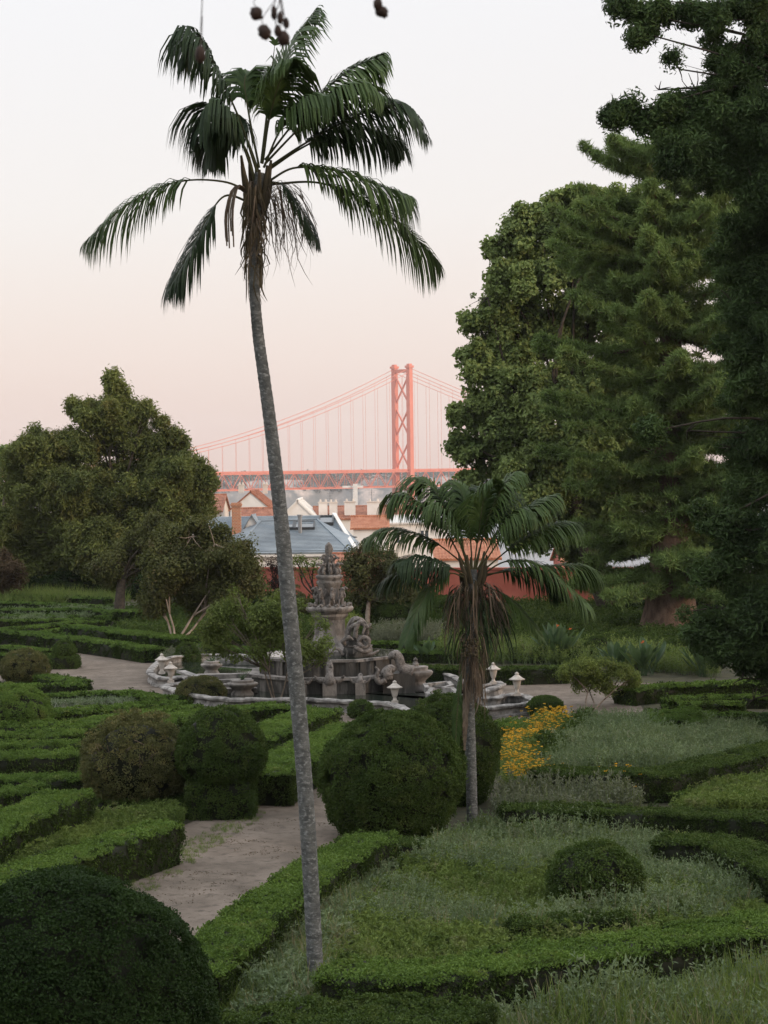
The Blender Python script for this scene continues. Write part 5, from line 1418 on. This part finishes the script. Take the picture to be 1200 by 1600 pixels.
    MB().tube(spline([Q(607,1030),Q(613,1024),Q(622,1026),Q(626,1038),Q(632,1046),Q(645,1050)],24),np.r_[np.linspace(.05,.15,6),np.full(10,.17),np.linspace(.19,.24,8)],10).build('serpent',MATS['stone_sculpt'],o,smooth=True)
    MB().tube(spline([Q(606,1062,72.0),Q(605,1052,72.0),Q(611,1045,72.0),Q(617,1049,72.0)],16),np.r_[np.linspace(.18,.24,5),np.linspace(.24,.13,8),np.array([.12,.1,.05])],10).build('sea_beast',MATS['stone_sculpt'],o,smooth=True)
    MB().tube(spline([Q(603,1062,71.9),Q(594,1066,71.9),Q(588,1058,71.9),Q(591,1048,71.9),Q(586,1042,71.9)],18),np.r_[np.full(8,.11),np.linspace(.10,.03,10)],8).build('curled_tail',MATS['stone_sculpt'],o,smooth=True)
    MB().box((*(Q(612,1075)[:2]+np.array([-.3,-.2])),0),(*(Q(640,1075)[:2]+np.array([.2,.9])),Q(625,1052)[2])).build('end_block',MATS['stone_dark'],o)
    # bowls on plinths standing in the pool
    def bowl(u,vtop,vbot,Yb,R,knob=True):
        c=at(u,vbot,Yb); c[2]=0; zt=at(u,vtop,Yb)[2]
        m_=MB(); m_.lathe([(R*.75,0),(R*.72,zt*.30),(R*.55,zt*.45),(R*.6,zt*.52),(R*.95,zt*.70),(R*1.02,zt*.80),(R*.95,zt*.85),(R*.70,zt*.87),(R*.74,zt*.95),(R*.72,zt),(R*.3,zt)],c,22); b_=m_.build('bowl',MATS['stone'],o,smooth=True)
        if knob: MB().lathe([(R*.16,zt-.01),(R*.2,zt+.08),(R*.1,zt+.18),(R*.14,zt+.24),(.01,zt+.32)],c,10).build('knob',MATS['stone'],b_)
        return c,zt
    bowl(650,1041,1088,73.0,.60)
    for u,vt,vb,Yb,R in ((331,1033,1062,80,.42),(379,1062,1092,72.5,.55)):
        c,zt=bowl(u,vt,vb,Yb,R,False)
        V,F,_=tpl_tuft(26,.12,.35,.03); MB().add(V+np.array([c[0],c[1],zt]),F).build('bowl_plant',MATS['strelitzia'],o)
    c,zt=bowl(738,1082,1112,69.2,.36,False)
    # low stone water frames and steps inside the pool
    def frame(px,z,w=.16,h=.22):
        P=[gp(u,v,z) for u,v in px]; m_=MB()
        for a,b in zip(P,P[1:]+P[:1]): m_.beam(a,b,w,h)
        m_.build('stone_frame',MATS['stone_white'],o)
    frame([(664,1073),(700,1069),(706,1075),(690,1079),(668,1079)],.38); frame([(668,1088),(676,1079),(706,1079),(714,1086),(706,1092)],.38)
    m_=MB(); a=gp(282,1049,.62); b=gp(313,1060,.5); m_.beam(a,b,.34,.08); m_.build('fallen_slab',MATS['stone_white'],o)
    for v_,z in ((1057,.42),(1066,.36),(1073,.30),(1080,.26)):
        a=gp(308,v_,z); b=gp(402,v_-2,z); MB().beam(a,b,.42,.16).build('basin_step',MATS['stone'],o)
    # short reed-like water plants
    for u,v in ((436,1032),(447,1026)):
        pass
fountain()
# urns on the rim
def urn(label,u,vb,vt):
    c=gp(u,vb,.41); h=at(u,vt,c[1])[2]-.41; r=h*.19
    o=thing('stone_urn',label,'urn',c,'lidded stone urns on the basin rim')
    MB().box((c[0]-r*.8,c[1]-r*.8,c[2]-.02),(c[0]+r*.8,c[1]+r*.8,c[2]+h*.08)).build('foot_block',MATS['urn_stone'],o)
    MB().lathe([(r*.75,.08*h),(r*.45,.14*h),(r*.36,.24*h),(r*.5,.28*h),(r*.62,.32*h),(r*.78,.44*h),(r*.92,.56*h),(r*1.0,.64*h)],c,18).build('body',MATS['urn_stone'],o,smooth=True)
    l=MB().lathe([(r*1.0,.642*h),(r*1.7,.66*h),(r*1.75,.70*h),(r*1.3,.74*h),(r*.95,.80*h),(r*.55,.86*h),(r*.38,.89*h),(r*.5,.92*h),(r*.42,.96*h),(r*.1,h),(.004,h*1.01)],c,20,wob=lambda a,z:1+(.05*np.cos(a*6) if .65*h<z<.75*h else 0)).build('lid',MATS['urn_stone'],o,smooth=True)
urn('lidded pale urn on the far curl of the basin, beside the court entrance',253,1052,1021)
urn('lidded pale urn just before the first one, at the basin curl',267,1066,1034)
urn('lidded pale urn on the front rim below the serpent tail',617,1098,1063)
urn('lidded pale urn on the basin curl nearest the small palm',771,1068,1035)
urn('lidded pale urn at the tip of the basin above the small dense ball',808,1086,1050)
# ================================================================== herbs, grass, flowers (uncountable)
def poly_points(px, n, z=0.0):
    P=np.array([gp(u,v,z)[:2] for u,v in px]); lo=P.min(0); hi=P.max(0); out=[]
    while len(out)<n:
        q=lo+rng.random((n*2,2))*(hi-lo); x,y=q[:,0],q[:,1]; ins=np.zeros(len(q),bool); j=len(P)-1
        for i in range(len(P)):
            c=((P[i,1]>y)!=(P[j,1]>y))&(x<(P[j,0]-P[i,0])*(y-P[i,1])/(P[j,1]-P[i,1]+1e-12)+P[i,0]); ins^=c; j=i
        out+=q[ins].tolist()
    return np.array(out[:n])
def tpl_weed(H=.7,n=7):
    parts=[]
    for _ in range(n):
        b=np.array([rng.normal(0,.09),rng.normal(0,.09),0]); d=rand_dirs(1,3.5)[0]; L=H*rng.uniform(.6,1.15)
        parts.append(blades(b[None],d[None],np.array([L]),np.array([.016]),1,.05,3))
        k=15; t=rng.uniform(.2,1.0,k); P=b+d*t[:,None]*L; D=rand_dirs(k,.4); parts.append(leaves(P,D,.085*rng.uniform(.6,1.3,k),.032,0))
    return join(*parts)
def tpl_grass(H=.45,n=18,w=.018,spread=.12,mat=0):
    P=np.c_[rng.normal(0,spread,(n,2)),np.zeros(n)]; return blades(P,rand_dirs(n,3.0),H*rng.uniform(.5,1.2,n),w,mat,.16,3)
def tpl_flower(H=.45,n=4):
    P=np.c_[rng.normal(0,.13,(n,2)),np.zeros(n)]; D=rand_dirs(n,4.0); L=H*rng.uniform(.7,1.15,n); parts=[blades(P,D,L,.012,0,.0,1)]
    tips=P+D*L[:,None]
    for t in tips:
        m=7; a=np.arange(m)*2*np.pi/m; parts.append(leaves(np.tile(t,(m,1)),np.c_[np.cos(a),np.sin(a),np.full(m,.35)],.038,.03,1,.05))
    k=55; parts.append(leaves(np.c_[rng.normal(0,.14,(k,2)),rng.random(k)*H*.8],rand_dirs(k,.5),.07,.025,0))
    return join(*parts)
W_HI=[tpl_weed(.72) for _ in range(4)]; W_LO=[tpl_weed(.40,8) for _ in range(4)]
G_LO=[tpl_grass(.28) for _ in range(4)]; G_HI=[tpl_grass(.62,15,.020) for _ in range(4)]
FLW=[tpl_flower() for _ in range(4)]
def stuff(name,label,px,n,tpls,mats,scl=(.7,1.2),z=0.0,cat='grass',gap=0.0,lean=.12):
    q=poly_points(px,n); pts=np.c_[q,np.full(n,z)]
    if gap: pts=pts[vnoise(pts,.8)>gap]
    N=len(pts); nr=np.c_[rng.normal(0,lean,(N,2)),np.ones(N)]
    s=rng.uniform(*scl,N)*(.75+.5*vnoise(pts+3,.7))
    c=pts.mean(0); c[2]=z
    o=scatter_obj(name,c,pts,nr,s,tpls,mats); tag(o,label,cat,kind='stuff'); return o
bed=lambda name,label,px,z=.02: tag(MB().add([np.array(gp(u,v,z)) for u,v in px],[tuple(range(len(px)))]).build(name,MATS['soil']),kind='structure')
meadow=[(500,1560),(520,1470),(600,1390),(690,1312),(800,1292),(960,1290),(1060,1320),(1160,1340),(1240,1390),(1240,1490),(1000,1520),(660,1570)]
bed('meadow_ground','',meadow,.012)
stuff('meadow_herbs','tall grey green flowering herbs filling the meadow bed',[(640,1372),(700,1315),(800,1300),(960,1298),(1060,1330),(1230,1400),(1230,1450),(1000,1475),(700,1470),(580,1460)],3000,W_HI,['herb','grass'],(.35,.85),cat='herbs',gap=.4)
stuff('meadow_undergrowth','fresh green low growth between the meadow herbs',meadow,3600,W_LO,['grass','grass'],(.5,.95),cat='undergrowth')
stuff('path_side_grass','pale dry grass and weeds around the tall palm foot',[(330,1640),(360,1540),(470,1440),(600,1330),(640,1345),(560,1440),(500,1560),(470,1640)],700,G_HI,['grass'],(.4,.85),gap=.35,lean=.35)
stuff('path_side_weeds','weedy stems around the tall palm foot',[(360,1600),(470,1450),(600,1335),(640,1345),(560,1440),(480,1600)],420,W_LO,['herb','grass'],(.6,1.1),cat='weeds')
stuff('front_grass','tall arching grass along the bottom of the frame',[(700,1650),(800,1625),(1000,1590),(1230,1545),(1230,1650)],800,G_HI,['grass'],(.6,1.3),gap=.3,lean=.3)
stuff('front_weeds','seeding weeds in front of the near hedge',[(620,1650),(800,1615),(1230,1530),(1230,1650)],260,W_HI,['herb','grass'],(.6,1.15),cat='weeds')
stuff('meadow_stalks','thin dry stalks standing above the meadow herbs',[(560,1480),(690,1325),(800,1305),(960,1300),(1060,1330),(1230,1400),(1230,1470),(1000,1490)],130,G_HI,['dry_grass'],(.5,1.0),cat='grass',gap=.4)
stuff('front_stalks','pale dry grass stalks in front of the near hedge',[(620,1650),(800,1622),(1000,1590),(1230,1540),(1230,1650)],140,G_HI,['dry_grass'],(.6,1.25),cat='grass',gap=.35,lean=.25)
stuff('palm_foot_stalks','dry stalks beside the tall palm trunk',[(390,1600),(470,1450),(600,1338),(625,1350),(560,1440),(480,1600)],170,G_HI,['dry_grass'],(.4,.9),cat='grass',lean=.3)
side_bed=[(1242,1345),(1560,1300),(1560,1660),(1242,1660)]
bed('side_ground','',side_bed,.010)
stuff('side_growth','rough green growth beyond the frame side of the meadow',side_bed,1500,W_LO,['grass','herb'],(.6,1.1),cat='undergrowth')
herbbed=[(838,1218),(880,1165),(920,1136),(1000,1134),(1120,1140),(1240,1152),(1240,1180),(1110,1205),(1026,1222)]
bed('herb_bed_ground','',herbbed,.012)
stuff('bed_herbs','silvery green herbs filling the hedged bed on the court side',herbbed,2300,W_HI,['herb','grass'],(.6,.95),cat='herbs')
stuff('strip_herbs','grey leafy herbs growing over the straight hedge',[(775,1285),(800,1262),(960,1266),(1000,1280),(900,1296)],360,W_HI,['silver','grass'],(.8,1.2),cat='herbs')
stuff('bed_grass','soft green ground cover between the right hand hedges',[(1060,1275),(1100,1240),(1240,1215),(1240,1262)],600,W_LO,['grass','grass'],(.6,1.0),cat='ground cover')
stuff('marigold_bed','dense bed of small orange yellow flowers',[(782,1196),(796,1160),(850,1136),(888,1134),(890,1146),(850,1172),(825,1200),(890,1232),(800,1240)],330,FLW,['grass','petal'],(.9,1.3),cat='flowers')
stuff('marigold_foliage','green leafy growth among the orange flowers',[(782,1196),(796,1160),(850,1136),(888,1134),(890,1146),(850,1172),(825,1200),(890,1232),(800,1240)],260,W_LO,['grass','grass'],(.8,1.2),cat='plants')
stuff('marigold_patch','small patch of orange yellow flowers before the hedge corner',[(930,1252),(950,1234),(1005,1236),(1015,1252)],110,FLW,['grass','petal'],(.9,1.25),cat='flowers')
stuff('dark_bedding','dark leafy bedding plants between orange flowers and hedge',[(842,1205),(850,1180),(890,1148),(915,1136),(925,1140),(880,1170),(858,1212)],160,W_LO,['box_dark','box_dark'],(1,1.5),cat='plants')
stuff('parterre_grass','wild grass between the far hedge rows',[(-330,938),(20,922),(110,918),(180,921),(200,940),(0,945)],1500,G_HI,['grass'],(.9,1.5),cat='grass')
stuff('parterre_weeds','weeds with white flecks in the hedge loop',[(-330,985),(-330,960),(170,956),(190,962),(100,975)],700,W_LO,['herb','grass'],(.8,1.2),cat='weeds')
stuff('row_weeds','weeds growing between the near hedge rows',[(-330,1300),(-330,1130),(110,1120),(220,1118),(300,1105),(150,1160),(140,1240)],500,W_LO,['grass','grass'],(.35,.7),cat='weeds')
stuff('hedge_foot_flowers','tiny white flowers at the foot of a low hedge',[(60,1102),(120,1098),(210,1097),(205,1104),(80,1108)],110,W_LO,['herb','white_petal'],(.6,.8),cat='flowers')
stuff('silver_herbs','silvery herb border behind the fountain',[(585,1010),(600,996),(660,994),(700,1000),(690,1010)],420,W_HI,['silver','silver'],(.8,1.2),cat='herbs')
stuff('court_back_growth','mixed green growth behind the court hedge',[(690,1038),(700,1010),(830,1020),(1000,1030),(1120,1040),(1120,1060),(900,1040)],900,W_HI,['grass','herb'],(.8,1.3),cat='undergrowth')
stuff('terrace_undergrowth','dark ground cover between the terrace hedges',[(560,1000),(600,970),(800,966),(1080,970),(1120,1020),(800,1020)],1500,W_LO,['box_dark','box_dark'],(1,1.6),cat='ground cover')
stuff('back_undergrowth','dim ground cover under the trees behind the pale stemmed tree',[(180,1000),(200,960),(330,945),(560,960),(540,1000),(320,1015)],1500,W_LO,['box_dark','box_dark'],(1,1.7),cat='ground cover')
stuff('pool_side_herbs','green plants at the foot of the pale stemmed tree',[(255,1040),(262,1022),(300,1018),(330,1022),(320,1034)],200,W_LO,['silver','grass'],(.8,1.2),cat='herbs')
stuff('ivy_growth','leafy plants growing in the upper fountain basin',[(495,1034),(500,1016),(545,1014),(560,1024),(550,1036)],150,W_LO,['lightgreen','lightgreen'],(.7,1.1),z=1.3,cat='plants')
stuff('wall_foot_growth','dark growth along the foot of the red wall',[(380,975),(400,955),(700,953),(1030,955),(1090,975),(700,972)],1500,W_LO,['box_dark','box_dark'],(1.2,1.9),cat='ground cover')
stuff('corner_undergrowth','shaded green growth between the left hand path hedges',[(-60,1420),(-60,1330),(130,1290),(290,1272),(280,1290),(150,1320),(40,1360)],900,W_LO,['grass','box_dark'],(.6,1.0),cat='undergrowth')
def litter():
    n=420; q=poly_points([(180,1420),(270,1500),(520,1300),(520,1200),(400,1260),(300,1320)],n); tp=[leaves(np.c_[rng.normal(0,.12,(9,2)),np.full(9,.006)],np.c_[rng.normal(size=(9,2)),np.full(9,.1)],.05,.03) for _ in range(4)]
    pts=np.c_[q,np.full(n,.004)]; keep=vnoise(pts,.9)>.5; pts=pts[keep]; N=len(pts)
    o=scatter_obj('leaf_litter',(pts[0][0],pts[0][1],0),pts,np.tile([0,0,1.0],(N,1)),rng.uniform(.25,.7,N),tp,['litter']); tag(o,'dry leaves and crumbs scattered on the dirt path','litter',kind='stuff')
    q=poly_points([(180,1440),(330,1330),(420,1270),(400,1262),(300,1310),(200,1370)],260); pts=np.c_[q,np.zeros(260)]
    o=scatter_obj('path_edge_weeds',(*pts[0][:2],0),pts,np.tile([0,0,1.0],(260,1)),rng.uniform(.15,.4,260),G_LO,['grass']); tag(o,'thin tufts of grass at the path edge below the hedge','grass',kind='stuff')
litter()

# ================================================================== dangling seed pods close to the camera
def pods():
    Y=6.2
    def pod(m,p,r,a,el=1.5):
        m.lathe([(r*.15,-r*el),(r*.65,-r*el*.8),(r,-r*.1),(r*.92,r*el*.4),(r*.45,r*el*.85),(.002,r*el)],p,10)
    def cluster(label,stem_px,podspx):
        b=at(*stem_px[0],Y); o=thing('seed_pod_spray',label,'seed pods',b,'seed pods dangling from a twig overhead')
        MB().tube(spline([at(u,v,Y) for u,v in stem_px],12),.0016,5).build('stalk',MATS['twig_dark'],o)
        for u,v,w,h in podspx:
            p=at(u,v,Y+rng.uniform(-.03,.03)); r=w*mpp(Y)/2; m=MB(); m.blob(p,(r,r*.9,r*h/w),n=8,noise=.07); m.blob(p+np.array([r*.5,0,-r*.5]),r*.55,n=6,noise=.1); m.tube(spline([p+np.array([0,0,r]),p+np.array([rng.normal(0,.006),0,r*2.2]),at(stem_px[1][0],max(-30,v-60),Y)],8),.0012,5); m.build('pod',MATS['pod'],o,smooth=True)
    cluster('spray of several dark seed pods at the top of the frame',[(438,-40),(437,0),(430,25),(433,50)],[(400,21,20,22),(413,50,20,24),(428,20,10,22),(438,28,10,20),(434,48,12,18),(443,60,19,24),(447,36,10,18)])
    cluster('single dark pod on a long thread beside the palm top',[(315,-40),(316,0),(314,40),(313,72)],[(313,85,17,28)])
    cluster('lone pair of dark pods at the top middle of frame',[(592,-40),(591,-10),(592,5)],[(590,6,14,20),(596,18,20,18)])
    br=MB(); br.tube(spline([at(180,-95,Y),at(330,-50,Y),at(480,-46,Y),at(620,-44,Y),at(760,-90,Y)],24),np.linspace(.02,.008,24),7)
    o=br.build('overhanging_twig',MATS['twig_dark'],origin=at(480,-46,Y)); tag(o,'thin overhanging twig just above the frame carrying the pods','twig')
pods()

# ================================================================== evening haze
hz=MB().box((-4200,-260,-79.5),(4200,5300,128)).build('haze',[])
m,n,l=nt('haze_air'); pv=n.new('ShaderNodeVolumePrincipled'); pv.inputs['Color'].default_value=(.93,.93,.95,1); pv.inputs['Density'].default_value=0.7e-4; pv.inputs['Anisotropy'].default_value=0.0
oo=n.new('ShaderNodeOutputMaterial'); l.new(pv.outputs[0],oo.inputs['Volume']); hz.data.materials.append(m)
tag(hz,'thin evening haze over the river and town','haze',kind='stuff')
